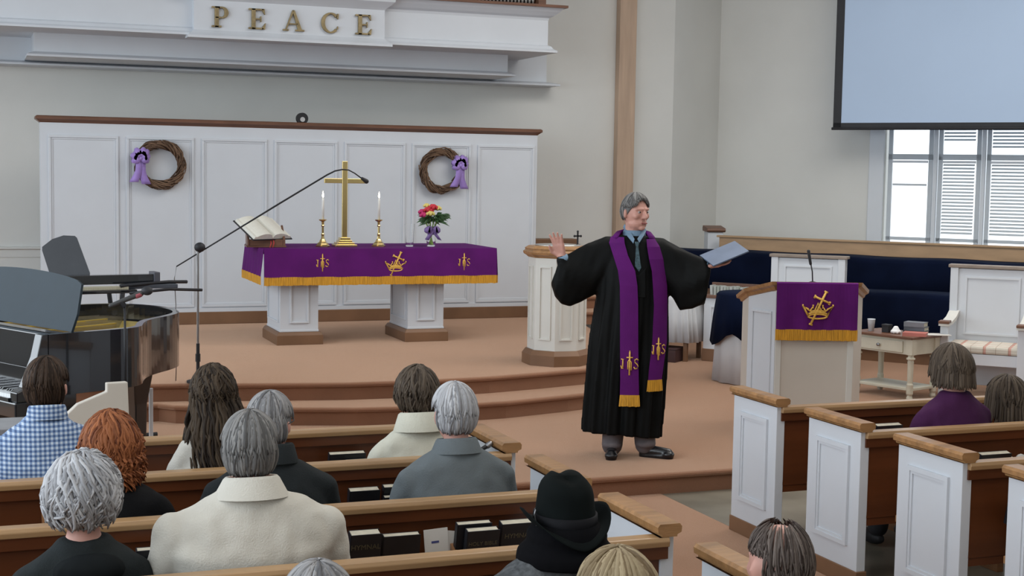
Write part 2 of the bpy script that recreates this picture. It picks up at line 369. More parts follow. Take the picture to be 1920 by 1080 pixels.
# ---------------------------------------------------------------- wreaths
def ribbon_loop(mb, c, d, L, wd, lift):
    c = Vector(c); d = Vector(d).normalized(); n = 10; side = Vector((0, -1, 0)).cross(d).normalized(); r = []
    for i in range(n+1):
        t = i/n; a = t*pi*2; p = c+d*(L*.5*(1-cos(a)))+Vector((0, -lift*sin(a)-.01, 0))
        w_ = wd*(.35+.65*sin(pi*min(1, max(0, (1-cos(a))/2*1.0)))) 
        r.append([p-side*w_, p+side*w_, p+side*w_+Vector((0, .002, 0)), p-side*w_+Vector((0, .002, 0))])
    mb.loft(r)
def wreath(x, z, bowside, label):
    t = thing('grapevine_wreath', label, 'wreath', (x, 15.04, z), 0, 'wreaths on the panel wall')
    mb = MB()
    for k in range(70):
        ph = random.uniform(0, 2*pi); R_ = .215+random.uniform(-.03, .03); a0 = random.uniform(0, 2*pi); ln = random.uniform(1.6, 4.5); tw = random.uniform(2, 6); mb.tone = random.random()
        pts = []
        for i in range(19):
            a = a0+ln*i/18; rr = R_+.022*cos(tw*a+ph); yy = .026*sin(tw*a+ph); pts.append((rr*cos(a), yy-.01, rr*sin(a)))
        mb.tube(pts, random.uniform(.004, .008), 5)
    mb.tone = .1; pts = [(.215*cos(2*pi*i/32), 0, .215*sin(2*pi*i/32)) for i in range(33)]; mb.tube(pts, .028, 8)
    for k in range(26):
        a = random.uniform(0, 2*pi); rr = .24*random.choice((1, 1, .78)); p = Vector((rr*cos(a), -.02, rr*sin(a))); d = Vector((cos(a+1), -.2, sin(a+1)))*random.uniform(.03, .06); mb.tone = random.random()
        mb.tube([p, p+d*.5+Vector((0, 0, .004)), p+d], [.002, .0015, .001], 4)
    mb.build('vine_ring', twig, t, smooth=True, tone=True)
    bx = -.20*bowside; bz = .06
    bow = MB()
    for a, L in ((20, .10), (160, .11), (75, .12), (115, .12), (-20, .09), (200, .1), (50, .12), (140, .1)):
        ribbon_loop(bow, (bx, -.05, bz), (cos(radians(a)), 0, sin(radians(a))), L, .036, .03)
    bow.ell((bx, -.07, bz), (.022, .02, .022), 8, 6)
    bow.build('bow', purplel, t, smooth=True)
    tails = MB()
    for dx, L in ((-.045, .24), (.035, .26), (-.005, .2)):
        r = []
        for i in range(9):
            q = i/8; cxx = bx+dx*(1.1*q+.2)+.012*sin(q*6+dx*40); zz = bz-L*q; w_ = .022+.024*q
            yy = -.055-.012*sin(q*5)
            r.append([Vector((cxx-w_, yy, zz)), Vector((cxx+w_, yy-.008, zz)), Vector((cxx+w_, yy-.006, zz)), Vector((cxx-w_, yy+.002, zz))])
        tails.loft(r)
    tails.build('ribbon_tails', purplel, t, smooth=True)
    return t
wreath(1.83, 2.085, 1, 'twiggy brown wreath with lilac bow on its left, on the left panels')
wreath(4.87, 2.075, -1, 'twiggy brown wreath with lilac bow on its right, above the flowers')

# ================================================================== ALTAR
A = thing('communion_table', 'white communion table on two panelled pedestals under the purple cloth', 'table', (3.64, 13.45, Z2))
TT = 1.325-Z2     # table top height
box(-1.13, 1.13, -.47, .47, TT-.05, TT).build('tabletop', M('table_top_paint', (.62, .62, .64), .3, vary=.03), A, bev=.01)
for px in (-.79, .45):
    q = MB(); q.box(px-.16, px+.20, -.32, .30, .12, TT-.05)
    pd = q.build('pedestal', whitep, A)
    f = MB(); f.frame(px-.07, px+.11, .20, TT-.14, -.32, .018, .014); f.framex(-.26, .24, .20, TT-.14, px-.16, .018, -.014)
    f.box(px-.165, px+.205, -.325, .305, .12, .14); f.build('panel_moulding', whitep, pd, bev=.003)
    b = MB(); rings = []
    for o_, z in ((.02, 0), (.02, .09), (.0, .12)):
        rings.append([Vector((px-.18-o_, -.34-o_, z)), Vector((px+.22+o_, -.34-o_, z)), Vector((px+.22+o_, .32+o_, z)), Vector((px-.18-o_, .32+o_, z))])
    b.loft(rings).build('wooden_plinth', brownbase, A, bev=.004)
PC = thing('purple_altar_cloth', 'purple altar frontal with gold fringe and crown emblem hanging from communion table', 'altar cloth', (3.64, 13.45, Z2+TT))
CH = .335
def drape(mb, x0, x1, y, z1, z0, n=40, amp=.006, flare=.015, axis='x', sgn=-1):
    rings = []
    rows = 6
    for r in range(rows+1):
        q = r/rows; z = z1+(z0-z1)*q; ring = []
        for i in range(n+1):
            x = x0+(x1-x0)*i/n; d = sgn*(.004+flare*q+amp*q*sin(i*1.1)+.0)
            ring.append(Vector((x, y+d, z)) if axis == 'x' else Vector((y+d, x, z)))
        back = [p+Vector((0, -sgn*.004, 0) if axis == 'x' else (-sgn*.004, 0, 0)) for p in reversed(ring)]
        rings.append(ring+back)
    mb.loft(rings)
fl = .015
mb = MB(); mb.box(-1.135, 1.135, -.475, .475, .001, .004)
drape(mb, -1.135, 1.135, -.474, .004, -CH+.075, amp=.003)
drape(mb, -.474, .474, -1.134, .004, -CH+.085, axis='y', amp=.004, flare=.03); drape(mb, -.474, .474, 1.134, .004, -CH+.075, axis='y', sgn=1)
mb.build('cloth', purple, PC, smooth=False, fixn=True)
mb = MB()
def fringe(mb, x0, x1, y, z1, z0, n, axis='x', sgn=-1, off=.018):
    ring = []; rings = [[], []]
    for i in range(n+1):
        x = x0+(x1-x0)*i/n; d = sgn*(off+.003*(i % 2))
        for k, z in enumerate((z1, z0+random.uniform(-.003, .003))): rings[k].append((x, y+d, z) if axis == 'x' else (y+d, x, z))
    t = Vector((0, -sgn*.006, 0)) if axis == 'x' else Vector((-sgn*.006, 0, 0))
    R2 = [[Vector(p) for p in r]+[Vector(p)+t for p in reversed(r)] for r in rings]
    mb.loft(R2)
fringe(mb, -1.135, 1.135, -.474, -CH+.078, -CH, 200); fringe(mb, -.474, .474, -1.134, -CH+.088, -CH+.01, 80, 'y', off=.035); fringe(mb, -.474, .474, 1.134, -CH+.078, -CH, 80, 'y', 1)
mb.build('gold_fringe', gold, PC, fixn=True)
# emblems drawn as raised stitching; mp maps (u, v) in metres to a point on the cloth
def stroke(mb, pts, w_, mp): mb.tube([mp(u, v) for u, v in pts], w_, 6, up=(.3, .1, 1))
def crown_cross(mp, s):
    mb = MB()
    def st(pts, w_=.006): stroke(mb, [(u*s, v*s) for u, v in pts], w_*s*10, mp)
    # crown: rim ellipse, zigzag
    st([(.5*.62*cos(a*pi/12), -.30+.075*sin(a*pi/12)) for a in range(25)], .0032)
    st([(-.31, -.29), (-.50, .05), (-.33, -.06), (-.26, -.13), (-.16, .02), (-.1, -.12), (0, .14), (.1, -.12), (.16, .02), (.26, -.13), (.33, -.06), (.5, .05), (.31, -.29)], .0036)
    st([(-.3, -.22), (-.15, -.17), (0, -.155), (.15, -.17), (.3, -.22)], .0042)
    st([(-.25, -.15), (-.1, -.11), (.1, -.11), (.25, -.15)], .0035)
    for u, v in ((-.5, .06), (.5, .06), (-.16, .05), (.16, .05)): st([(u-.02, v), (u+.02, v)], .0042)
    # tilted cross through it
    a = radians(24); dx, dz = sin(a), cos(a); 
    def cr(p, q): return (p*cos(a)+q*sin(a)+.03, -p*sin(a)+q*cos(a))
    st([cr(0, -.62), cr(0, .56)], .0038); st([cr(-.27, .27), cr(.27, .27)], .0038)
    for p, q, h in ((0, -.62, 1), (0, .56, 1), (-.27, .27, 0), (.27, .27, 0)):
        if h: st([cr(p-.06, q), cr(p+.06, q)], .0032)
        else: st([cr(p, q-.06), cr(p, q+.06)], .0032)
    return mb
def ihs(mp, s):
    mb = MB()
    def st(pts, w_=.0035): stroke(mb, [(u*s, v*s) for u, v in pts], w_*s*10, mp)
    st([(0, -.62), (0, .62)], .0045); st([(-.17, .33), (.17, .33)], .0035); st([(0, .5), (0, .7)], .003)
    st([(-.09, -.3), (-.09, .12)], .003); st([(.09, -.35), (.09, .08), (.03, .16)], .003); st([(-.09, .12), (-.02, .2)], .003)
    st([(-.36, -.24), (-.36, .22)]); st([(-.46, .24), (-.30, .22)], .0028); st([(-.46, -.1), (-.42, -.26), (-.33, -.26)], .0028)
    st([(.46, .2), (.38, .27), (.27, .2), (.29, .07), (.40, -.02), (.46, -.13), (.40, -.25), (.28, -.26), (.23, -.17)], .0035)
    return mb
def flatmp(cx, cz, y): return lambda u, v: Vector((cx+u, y, cz+v))
zc = -.135
crown_cross(flatmp(.115, zc, -.486), .20).build('crown_and_cross_emblem', goldthread, PC, smooth=True)
for cx in (-.59, .80): ihs(flatmp(cx, zc+.005, -.486), .125).build('embroidered_monogram', goldthread, PC, smooth=True)
TZ = Z2+TT+.005
# cross
X = thing('brass_altar_cross', 'tall brass cross on stepped base at centre of the altar', 'cross', (3.345, 13.32, TZ))
mb = MB()
for i, (a, h) in enumerate(((.105, .022), (.085, .02), (.066, .02), (.05, .025))):
    z = sum((.022, .02, .02, .025)[:i]); mb.box(-a, a, -a*.8, a*.8, z, z+h)
mb.build('stepped_base', brass, X, bev=.003)
box(-.026, .026, -.012, .012, .087, .815).build('upright', brass, X, bev=.003)
box(-.2, .2, -.011, .011, .605, .65).build('crossbar', brass, X, bev=.003)
def candle(x, lab):
    t = thing('brass_candlestick', lab, 'candlestick', (x, 13.3, TZ), 0, 'candlesticks beside the cross')
    MB().lathe([(.07, 0), (.07, .012), (.055, .02), (.05, .035), (.035, .045), (.03, .06), (.018, .075), (.014, .1), (.016, .12), (.011, .13), (.011, .19), (.018, .20), (.011, .21), (.015, .24), (.036, .25), (.038, .26), (.012, .262)], 6).build('stick', brass, t)
    MB().lathe([(.012, .262), (.0115, .44), (.009, .46), (.002, .462)], 14).build('candle', M('candle_wax', (.8, .79, .74), .4, vary=.02), t, smooth=True)
    MB().lathe([(.001, .466), (.007, .475), (.009, .488), (.005, .51), (.0008, .53)], 10).build('flame', M('flame', (1, .8, .5), emit=(1, .85, .6), estr=9), t, smooth=True)
candle(3.13, 'brass candlestick with lit white candle left of the cross'); candle(3.68, 'brass candlestick with lit white candle right of the cross')
# bible on stand
B = thing('wooden_book_stand', 'brown wooden bible stand with red ribbons on left of altar', 'book stand', (2.60, 13.32, TZ), radians(-6))
mb = MB(); mb.box(-.2, .17, -.12, .14, .0, .016); mb.prism([(-.12, .016), (.12, .016), (.12, .2), (-.12, .075)], -.19, -.17, 'x'); mb.prism([(-.12, .016), (.12, .016), (.12, .2), (-.12, .075)], .14, .16, 'x')
mb.box(-.17, .14, -.115, -.10, .016, .075); mb.build('stand', walnut, B, bev=.003)
rr = MB()
for x in (.02, .045): rr.tube([(x, -.125, .085), (x+.008, -.13, .04), (x-.004, -.135, .0)], .006, 5, flat=.3)
rr.build('marker_ribbon', M('red_ribbon', (.5, .03, .03), .5), B)
bb = thing('open_bible', 'large open bible with thick cream pages lying on the wooden stand', 'book', (2.56, 13.30, TZ+.155), radians(30))
bb.rotation_euler = (radians(31), 0, radians(30)); bb.scale = (1.0, 1.0, 1.0)
def pagesec(s_):
    n = 10; top = []
    for i in range(n+1):
        q = i/n; x = s_*q*.215; top.append((x, .028+.035*sin(pi*min(1, q*1.15))**.6*(1-.35*q) if q > 0 else .012))
    poly = [(s_*.0, .004)]+top+[(s_*.225, .004)]
    return MB().prism(poly if s_ < 0 else poly[::-1], -.15, .16, 'y')
mb = pagesec(-1); mb2 = pagesec(1); mb.add(mb2.v, mb2.f); mb.build('pages', M('bible_pages', (.74, .72, .64), .7, vary=.05, scale=30, stretch=(1, 5, 1)), bb, fixn=True)
box(-.24, .24, -.16, .17, -.004, .004).build('cover', blackm, bb)
ln = MB()
for s_ in (-1, 1):
    for c0 in (.025, .115):
        for k in range(16):
            y = .135-k*.017
            for (a, b_) in ((c0, c0+.075),):
                z = .0655-.03*abs((a+b_)/2-.1)
                ln.box(min(s_*a, s_*b_), max(s_*a, s_*b_), y, y+.004, z-.004, z-.0025)
# glass vase + flowers
gv = thing('empty_glass_vase', 'clear empty glass vase standing left of the flowers', 'vase', (3.99, 13.3, TZ))
MB().lathe([(.035, 0), (.037, .01), (.042, .1), (.05, .22), (.048, .22), (.040, .1), (.034, .014), (.001, .012)], 24).build('glass', glass, gv, smooth=False, fixn=True)
V = thing('flower_vase', 'glass vase with purple ribbon holding red and yellow roses on altar', 'flowers', (4.21, 13.3, TZ))
MB().lathe([(.036, 0), (.04, .01), (.045, .05), (.04, .1), (.034, .13), (.04, .16), (.038, .16), (.032, .13), (.038, .1), (.042, .05), (.036, .014), (.001, .012)], 24).build('vase_glass', glass, V, smooth=False, fixn=True)
mb = MB()
for k in range(12):
    a = k*2.4; mb.tube([(.022*cos(a), .022*sin(a), .016), (-.012*cos(a), -.012*sin(a), .13), (.07*cos(a+3), .06*sin(a+3), .27)], .0045, 5)
mb.build('stems', M('green_stems', (.2, .32, .06), .5), V)
mb = MB()
for a, L in ((0, .08), (180, .085), (25, .07), (155, .07)): ribbon_loop(mb, (0, -.035, .16), (cos(radians(a)), 0, sin(radians(a))*.6), L, .034, .02)
mb.lathe([(.034, .115), (.04, .13), (.038, .15), (.046, .175), (.04, .18)], 12)
for dx in (-.05, .06):
    mb.loft([[Vector((dx*q*1.2-.02, -.05, .16-.09*q)), Vector((dx*q*1.2+.02, -.052, .16-.1*q)), Vector((dx*q*1.2+.02, -.05, .16-.1*q)), Vector((dx*q*1.2-.02, -.048, .16-.09*q))] for q in (0, .5, 1)])
mb.build('purple_ribbon', M('violet_ribbon', (.24, .16, .38), .5, vary=.2), V, smooth=True)
def leaf(mb, p, d, L, wd):
    p = Vector(p); d = Vector(d).normalized(); s_ = d.cross(Vector((0, -1, .3))).normalized(); n_ = s_.cross(d)
    r = []
    for q, w_ in ((0, .1), (.3, 1), (.6, .8), (1, .05)):
        c = p+d*L*q-Vector((0, 0, .3*L*q*q)); r.append([c-s_*wd*w_, c+n_*wd*.25*w_, c+s_*wd*w_, c-n_*.002])
    mb.loft(r)
mb = MB()
for k in range(120):
    a = random.uniform(0, 2*pi); e = random.uniform(-.15, .8)
    leaf(mb, (.04*cos(a)+.02, .04*sin(a), .23+random.uniform(0, .08)), (cos(a), sin(a), e), random.uniform(.06, .13), random.uniform(.010, .02))
for k in range(14):
    leaf(mb, (.09+random.uniform(-.02, .03), -.02, .30), (1, random.uniform(-.4, .2), random.uniform(-.3, .8)), .08, .012)
mb.build('foliage', M('dark_leaves', (.05, .11, .04), .5, vary=.4, scale=20), V)
def rose(x, y, z, r, mat):
    mb = MB(); mb.ell((x, y, z), (r*.7, r*.7, r*.75), 10, 7)
    for lay in range(3):
        for k in range(5):
            a = 2*pi*k/5+lay; rr_ = r*(.35+.28*lay); c = Vector((x+rr_*cos(a), y+rr_*sin(a), z+r*(.25-.2*lay)))
            mb.ell(c, (r*.42, r*.42, r*.5), 8, 5)
    mb.build('rose', mat, V, smooth=True)
redr = M('red_rose', (.55, .03, .05), .6); yel = M('yellow_rose', (.70, .58, .18), .6); pink = M('magenta_rose', (.5, .03, .14), .6)
for x, y, z, r, mt in ((-.085, -.03, .31, .034, pink), (-.055, -.04, .36, .030, redr), (.005, -.03, .385, .036, redr), (-.05, 0, .40, .026, yel), (.055, -.02, .375, .030, yel), (-.03, -.06, .325, .032, yel), (-.095, 0, .34, .03, pink), (-.02, -.055, .355, .02, redr)):
    rose(x, y, z, r*1.12, mt)

# ================================================================== FONT
FT = thing('baptismal_font', 'tall white octagonal panelled font with wooden rim beside the minister', 'font', (4.74, 11.34, Z2))
def octa(r, rot=pi/8): return [(r*cos(rot+i*pi/4), r*sin(rot+i*pi/4)) for i in range(8)]
R0 = .255; rot = radians(22.5-26)+pi/8
def op(r): return [(r*cos(rot+i*pi/4), r*sin(rot+i*pi/4)) for i in range(8)]
MB().prism(op(R0), .11, .93).build('body', ivory, FT)
MB().loft([[Vector((*p, z)) for p in op(r)] for r, z in ((R0+.045, 0), (R0+.045, .09), (R0+.015, .13))]).build('wooden_plinth', brownbase, FT)
MB().loft([[Vector((*p, z)) for p in op(r)] for r, z in ((R0+.005, .92), (R0+.02, .935), (R0+.045, .95), (R0+.05, .97), (R0+.03, .985), (R0+.035, 1.0), (R0+.0, 1.02))]).build('wooden_rim', oak, FT, bev=.002)
MB().lathe([(.2, 1.02), (.2, 1.03), (.15, 1.032), (.001, 1.034)], 24).build('silver_lid', M('silver_bowl', (.75, .74, .7), .25, .9), FT, smooth=True)
for i in range(8):
    a0 = rot+i*pi/4; a1 = a0+pi/4; mid = (a0+a1)/2; h = R0*cos(pi/8); wd = R0*sin(pi/8)
    mb = MB(); mb.frame(-wd*.58, wd*.58, .22, .85, 0, .013, .012)
    mb.xf(Matrix.Translation((h*cos(mid), h*sin(mid), 0)) @ Matrix.Rotation(mid+pi/2, 4, 'Z')).build('panel_moulding', ivory, FT)
fc = thing('small_dark_cross', 'small dark standing cross on top of the font', 'cross', (4.93, 11.36, Z2+1.02))
mb = MB(); mb.box(-.02, .02, -.015, .015, .0, .012); mb.box(-.006, .006, -.005, .005, .01, .12); mb.box(-.03, .03, -.005, .005, .075, .088); 
for p in ((0, .12), (-.03, .081), (.03, .081)): mb.ell((p[0], 0, p[1]), (.011, .006, .011), 8, 5)
mb.build('cross_body', blackm, fc)
# ================================================================== PEWS
def panel_end(x, sgn, par):   # local: rail at y=0, front at y=.47; aisle side towards sgn
    th = .052; xa, xb = sorted((x, x-sgn*th))
    e = box(xa, xb, 0, .47, .088, .80).build('end_panel', whitep, par, bev=.003)
    f = MB(); xo = x
    for ins, w_, d in ((.085, .022, .014), (.107, .014, .008)): f.framex(ins, .47-ins, .088+ins+.03, .80-ins, xo, w_, sgn*d)
    f.build('panel_moulding', whitep, e)
    box(xa-.006, xb+.006, -.008, .478, 0, .09).build('end_base', brownbase, par, bev=.004)
    c = MB(); pr = [(-.04, .80), (-.028, .80), (-.03, .808), (-.045, .815), (-.047, .835), (-.038, .846), (.038, .846), (.047, .835), (.045, .815), (.03, .808), (.028, .80)]
    cx = (xa+xb)/2; c.prism([(cx+a, z) for a, z in pr], -.02, .49, 'y'); c.build('end_cap', oak, par, fixn=True)
    c = MB()
def make_pew(x0, x1, end, label, group):
    t = thing('church_pew', label, 'pew', (0, 0, 0), 0, group)
    b = MB(); b.prism([(.0, .36), (.02, .36), (.035, .77), (.01, .77)], x0, x1, 'x'); b.box(x0, x1, -.01, .02, .72, .765); b.build('backrest', pewback, t, fixn=True)
    r = MB(); r.prism([(-.022, .765), (-.026, .785), (-.018, .8), (.04, .8), (.048, .785), (.04, .765)], x0, x1, 'x'); r.build('top_rail', M('pew_rail_oak', (.40, .24, .115), .3, vary=.15, scale=3, stretch=(.6, 5, 5), spec=.5), t, fixn=True, bev=.003)
    r = MB(); r.box(x0, x1, .005, .022, .32, .36); r.build('lower_rail', pewback, t)
    s_ = MB(); s_.prism([(.021, .40), (.021, .43), (.48, .455), (.51, .44), (.51, .41), (.46, .40)], x0, x1, 'x'); s_.build('seat', oak, t, fixn=True)
    rk = MB(); n = int((x1-x0)/1.45)
    for k in range(n):
        a = x0+.25+k*1.45; b_ = a+1.15
        rk.box(a, b_, -.135, -.0, .50, .512); rk.box(a, b_, -.145, -.135, .50, .57)
        for xx in (a-.014, b_): rk.prism([(-.15, .46), (.005, .42), (.005, .66), (-.15, .60)], xx, xx+.014, 'x')
    rk.build('book_rack', oakx, t, fixn=True)
    xe = x1 if end > 0 else x0; xo = x0 if end > 0 else x1
    panel_end(xe+end*.026, end, t)
    box(min(xo, xo-end*.04), max(xo, xo-end*.04), 0, .47, 0, .8).build('wall_end', whitep, t)
    box(xe-end*.9-.02, xe-end*.9+.02, .04, .42, 0, .40).build('seat_support', oakx, t)
    return t
LX, RX = 2.26, 4.15
LY = [6.71, 5.92, 5.14, 4.37, 3.60, 2.84]
RY = [6.71, 5.92, 5.14, 4.37]
llab = ['frontmost oak pew of the left block, near the stage steps', 'oak pew whose white end stands left of the black cable gadget', 'oak pew behind the checked-shirt man, hymnals on its back', 'oak pew with white polo shirt man, hymnals hidden behind it', 'oak pew under the black hat wearer, nearest cap but one', 'nearest left-block pew at the lower edge of the picture']
llab = ['frontmost long oak pew of the left block', 'left-block oak pew that the man in checked shirt leans back on', 'left-block oak pew that the red-haired woman leans back on', 'left-block oak pew that the man in cream polo leans back on', 'left-block oak pew that the person in black hat sits in', 'rearmost left-block oak pew at the bottom of the photo']
rlab = ['frontmost right-block pew with white panelled end, nearest the pulpit', 'second right-block pew, white panelled end, behind the bob-haired woman', 'third right-block pew from the front, tall white panelled end', 'fourth right-block pew, only its corner at the right edge']
pl = make_pew(-2.6, LX, 1, llab[0], 'left block pews'); pl.location = (0, LY[0], 0)
prr = make_pew(RX, 9.2, -1, rlab[0], 'right block pews'); prr.location = (0, RY[0], 0)
bpy.context.view_layer.update()
for y, lb in zip(LY[1:], llab[1:]): o = copy_tree(pl); o.location = (0, y, 0); o['label'] = lb
for y, lb in zip(RY[1:], rlab[1:]): o = copy_tree(prr); o.location = (0, y, 0); o['label'] = lb
# ---- hymnals and papers in the racks
cover = M('black_book_cover', (.012, .013, .017), .45, vary=.2)
stamp = M('faded_gold_stamp', (.10, .085, .05), .5)
def text_mesh(s_, size, depth=.0006):
    cu = bpy.data.curves.new('t', 'FONT'); cu.body = s_; cu.size = size; cu.extrude = depth; cu.align_x = 'CENTER'
    o = bpy.data.objects.new('t', cu); me = bpy.data.meshes.new_from_object(o); bpy.data.objects.remove(o); return me
def book(x, yr, ztop, w_, label, h=.21, d=.036, tilt=13, txt=None, rz=0, mt=cover, group='hymnals in the pew racks', nm='hymnal', lean=0):
    t = thing(nm, label, 'book', (x, yr, ztop-h), radians(rz), group); t.rotation_euler = (radians(tilt), radians(lean), radians(rz))
    c = MB(); c.box(-w_/2, w_/2, -d/2, -d/2+.004, 0, h); c.box(-w_/2, w_/2, d/2-.004, d/2, 0, h); c.box(-w_/2, -w_/2+.004, -d/2, d/2, 0, h); c.build('cover', mt, t, bev=.0015)
    box(-w_/2+.004, w_/2-.006, -d/2+.004, d/2-.004, .003, h-.0012).build('pages', page, t)
    if txt:
        me = text_mesh(txt, .022 if len(txt) > 8 else .028); me.materials.append(stamp); o = bpy.data.objects.new('title', me); C.objects.link(o); o.parent = t
        o.rotation_euler = (radians(90), 0, 0); o.location = (0, -d/2-.001, h-.060)
    return t
YB = lambda i: LY[i]-.062
T_ = 'hymnals in the pew racks'
book(1.68, YB(0), .705, .18, 'black hymnal, taller of two, left of the woman in cream jacket', h=.19)
book(1.735, YB(0)-.036, .672, .14, 'black hymnal standing in front of a taller one beside cream jacket', h=.16, d=.028)
book(1.555, YB(1), .705, .135, 'wide black hymnal between dark jacket and grey suit', h=.19, d=.04)
book(1.70, YB(1), .712, .125, 'black hymnal standing behind another, touching the grey suit', h=.19)
book(1.692, YB(1)-.036, .672, .12, 'black hymnal standing in front of another, touching the grey suit', h=.16, d=.028)
book(1.35, YB(2), .725, .118, 'black embossed hymnal beside the cream polo sleeve', txt='HYMNAL', d=.045)
book(1.49, YB(2), .707, .145, 'black hymnal with pale page tops, left of the folded papers', d=.03)
book(1.778, YB(2)+.004, .73, .14, 'black book standing taller behind the bible, right of the papers', d=.03)
book(1.80, YB(2)-.034, .712, .13, 'black bible with gold title in the rack left of black hat', txt='HOLY BIBLE', d=.034, nm='bible')
book(1.955, YB(2), .722, .14, 'black hymnal in the rack directly left of the black hat', txt='HYMNAL', d=.04)
book(.60, YB(2), .725, .15, 'black hymnal behind red-haired woman\'s pew, rear of pair', d=.03)
book(.615, YB(2)-.036, .69, .14, 'black hymnal behind red-haired woman\'s pew, front of pair', d=.03)
book(1.51, LY[3]-.062, .742, .07, 'black hymnal whose top just shows at the bottom edge, left one', d=.03)
book(1.63, LY[3]-.062, .735, .1, 'black hymnal whose top just shows beneath the grey herringbone coat', d=.03)
book(4.78, YB(0), .695, .17, 'black hymnal behind frontmost right pew, taller of pair', h=.19, d=.04)
book(4.87, YB(0)-.036, .662, .15, 'black hymnal behind frontmost right pew, lower front one', h=.16, d=.03)
book(4.86, YB(1), .68, .19, 'black hymnal behind second right pew, taller of pair', h=.19, d=.04)
book(4.82, YB(1)-.036, .65, .16, 'black hymnal behind second right pew, lower front one', h=.16, d=.03)
book(4.385, YB(2)+.002, .685, .11, 'thick black hymnal in wooden rack at right edge', h=.17, d=.05)
pp = thing('folded_bulletins', 'cream folded church bulletins standing between hymnals in the rack', 'papers', (1.66, YB(2)-.01, .52))
for i, (dx, rz, w_) in enumerate(((-.01, -3, .095), (.025, 9, .085))):
    o = box(-w_/2, w_/2, -.003+.006*i, .001+.006*i, 0, .178-.012*i).build('sheet', paper, pp); o.location = (dx, 0, 0); o.rotation_euler = (radians(-6), radians(rz), 0)
o = box(-.03, .0, -.0042, -.0032, .125, .133).build('printed_stripe', M('blue_print', (.06, .07, .22), .6), pp); o.rotation_euler = (radians(-6), radians(-3), 0)
tis = thing('crumpled_tissue_pack', 'crumpled whitish tissue pack in the rack of the second right pew', 'tissue', (5.04, YB(1), .513))
mb = MB()
for k in range(9): mb.ell((random.uniform(-.045, .045), random.uniform(-.012, .012), .06+random.uniform(0, .05)), (.035, .02, .035), 8, 6)
mb.box(-.06, .06, -.02, .02, 0, .08); mb.build('tissue', paper, tis, remesh=.006, sm=2)
# small black device on the pew end cap
gd = thing('black_cable_gadget', 'small black clip microphone with grey cable on the second left pew end', 'microphone', (2.19, 6.03, .80))
MB().cap((-.06, -.02, -.01), .008, (.0, .0, .012), .011).build('mic_body', blackm, gd, smooth=True)
MB().cap((.0, -.0, .012), .014, (.012, .0, .02), .014).cap((-.0, -.0, -.03), .009, (.01, .01, -.055), .007).build('clip', metalm, gd, smooth=True)
MB().tube([(-.06, .0, -.01), (-.08, .10, -.02), (-.07, .20, .01), (-.02, .28, -.02), (-.0, .33, -.12), (.01, .25, -.2)], .003, 6).build('cable', metalm, gd, smooth=True)

# ================================================================== RIGHT SIDE, wall frame helper
def wp(s_, off, z): return tuple(WM @ Vector((s_, -off, z)))
# projection screen
SCR = thing('projection_screen', 'large pale blue projection screen with black border high on right', 'screen', wp(3.4, .6, 2.66), al)
box(-1.56, 2.0, .0, .012, .07, 2.9).build('screen_cloth', screenm, SCR)
mb = MB(); mb.box(-1.655, -1.555, -.004, .016, .0, 2.9); mb.box(-1.655, 2.1, -.004, .016, .02, .085); mb.box(2.0, 2.1, -.004, .016, .085, 2.9); mb.build('black_border', blackm, SCR)
MB().tube([(-1.67, 0, .015), (2.12, 0, .015)], .018, 10).build('weight_bar', blackm, SCR)
# choir rail
CR = thing('choir_back_rail', 'long light wooden rail board along the wall under the window', 'rail', wp(.5, 1.2, 0), al)
box(.03, 6.5, -.02, .02, 1.15, 1.315).build('rail_board', ledgewood, CR, bev=.006)
box(.03, 6.5, -.015, .015, Z0, 1.15).build('lower_panel', ivory, CR); box(.0, 6.5, -.04, .03, 1.305, 1.33).build('ledge', ledgewood, CR, bev=.005)
CP = thing('choir_bench_end', 'small white bench end with brown cap above the navy cloth', 'bench end', wp(.40, 1.05, 0), al+radians(38))
box(-.10, .10, -.05, .12, Z0, 1.36).build('end_panel', whitep, CP, bev=.004)
MB().prism([(-.07, 1.36), (-.09, 1.38), (-.08, 1.41), (.12, 1.44), (.14, 1.41), (.13, 1.37)], -.12, .12, 'x').build('end_cap', walnut, CP, fixn=True, bev=.004)
def navydrape(nm, s0, s1, o0, o1, zt, zb, label):
    t = thing(nm, label, 'draped bench', wp(s0, (o0+o1)/2, 0), al, 'navy draped choir benches')
    L = s1-s0; d = (o1-o0)/2; n = 90; rings = []
    prof_ = [(d, zt-.02), (d-.03, zt), (-d+.05, zt+.002), (-d+.012, zt-.012), (-d, zt-.05), (-d-.012, (zt+zb)/2), (-d-.018, zb)]
    for i in range(n+1):
        x = L*i/n; r = []
        for k, (y, z) in enumerate(prof_):
            q = max(0, k-3)/3; r.append(Vector((x, y-q*(.012*sin(x*9)+.008*sin(x*23+1)), z+(.006*sin(x*5) if k > 0 else 0))))
        rings.append(r+[p+Vector((0, .006, -.003)) for p in reversed(r)])
    MB().loft(rings).build('navy_cloth', navy, t, smooth=True, fixn=True)
    box(.02, L-.02, -d+.03, d-.03, Z0, zt-.02).build('bench_body', brownbase, t)
    return t
navydrape('navy_draped_choir_bench', -.65, 5.6, 1.35, 1.95, 1.165, .72, 'long navy draped choir bench directly below the wooden rail')
navydrape('navy_draped_choir_bench', 1.9, 5.6, 2.55, 3.1, .87, .30, 'lower navy draped choir bench behind the side table')
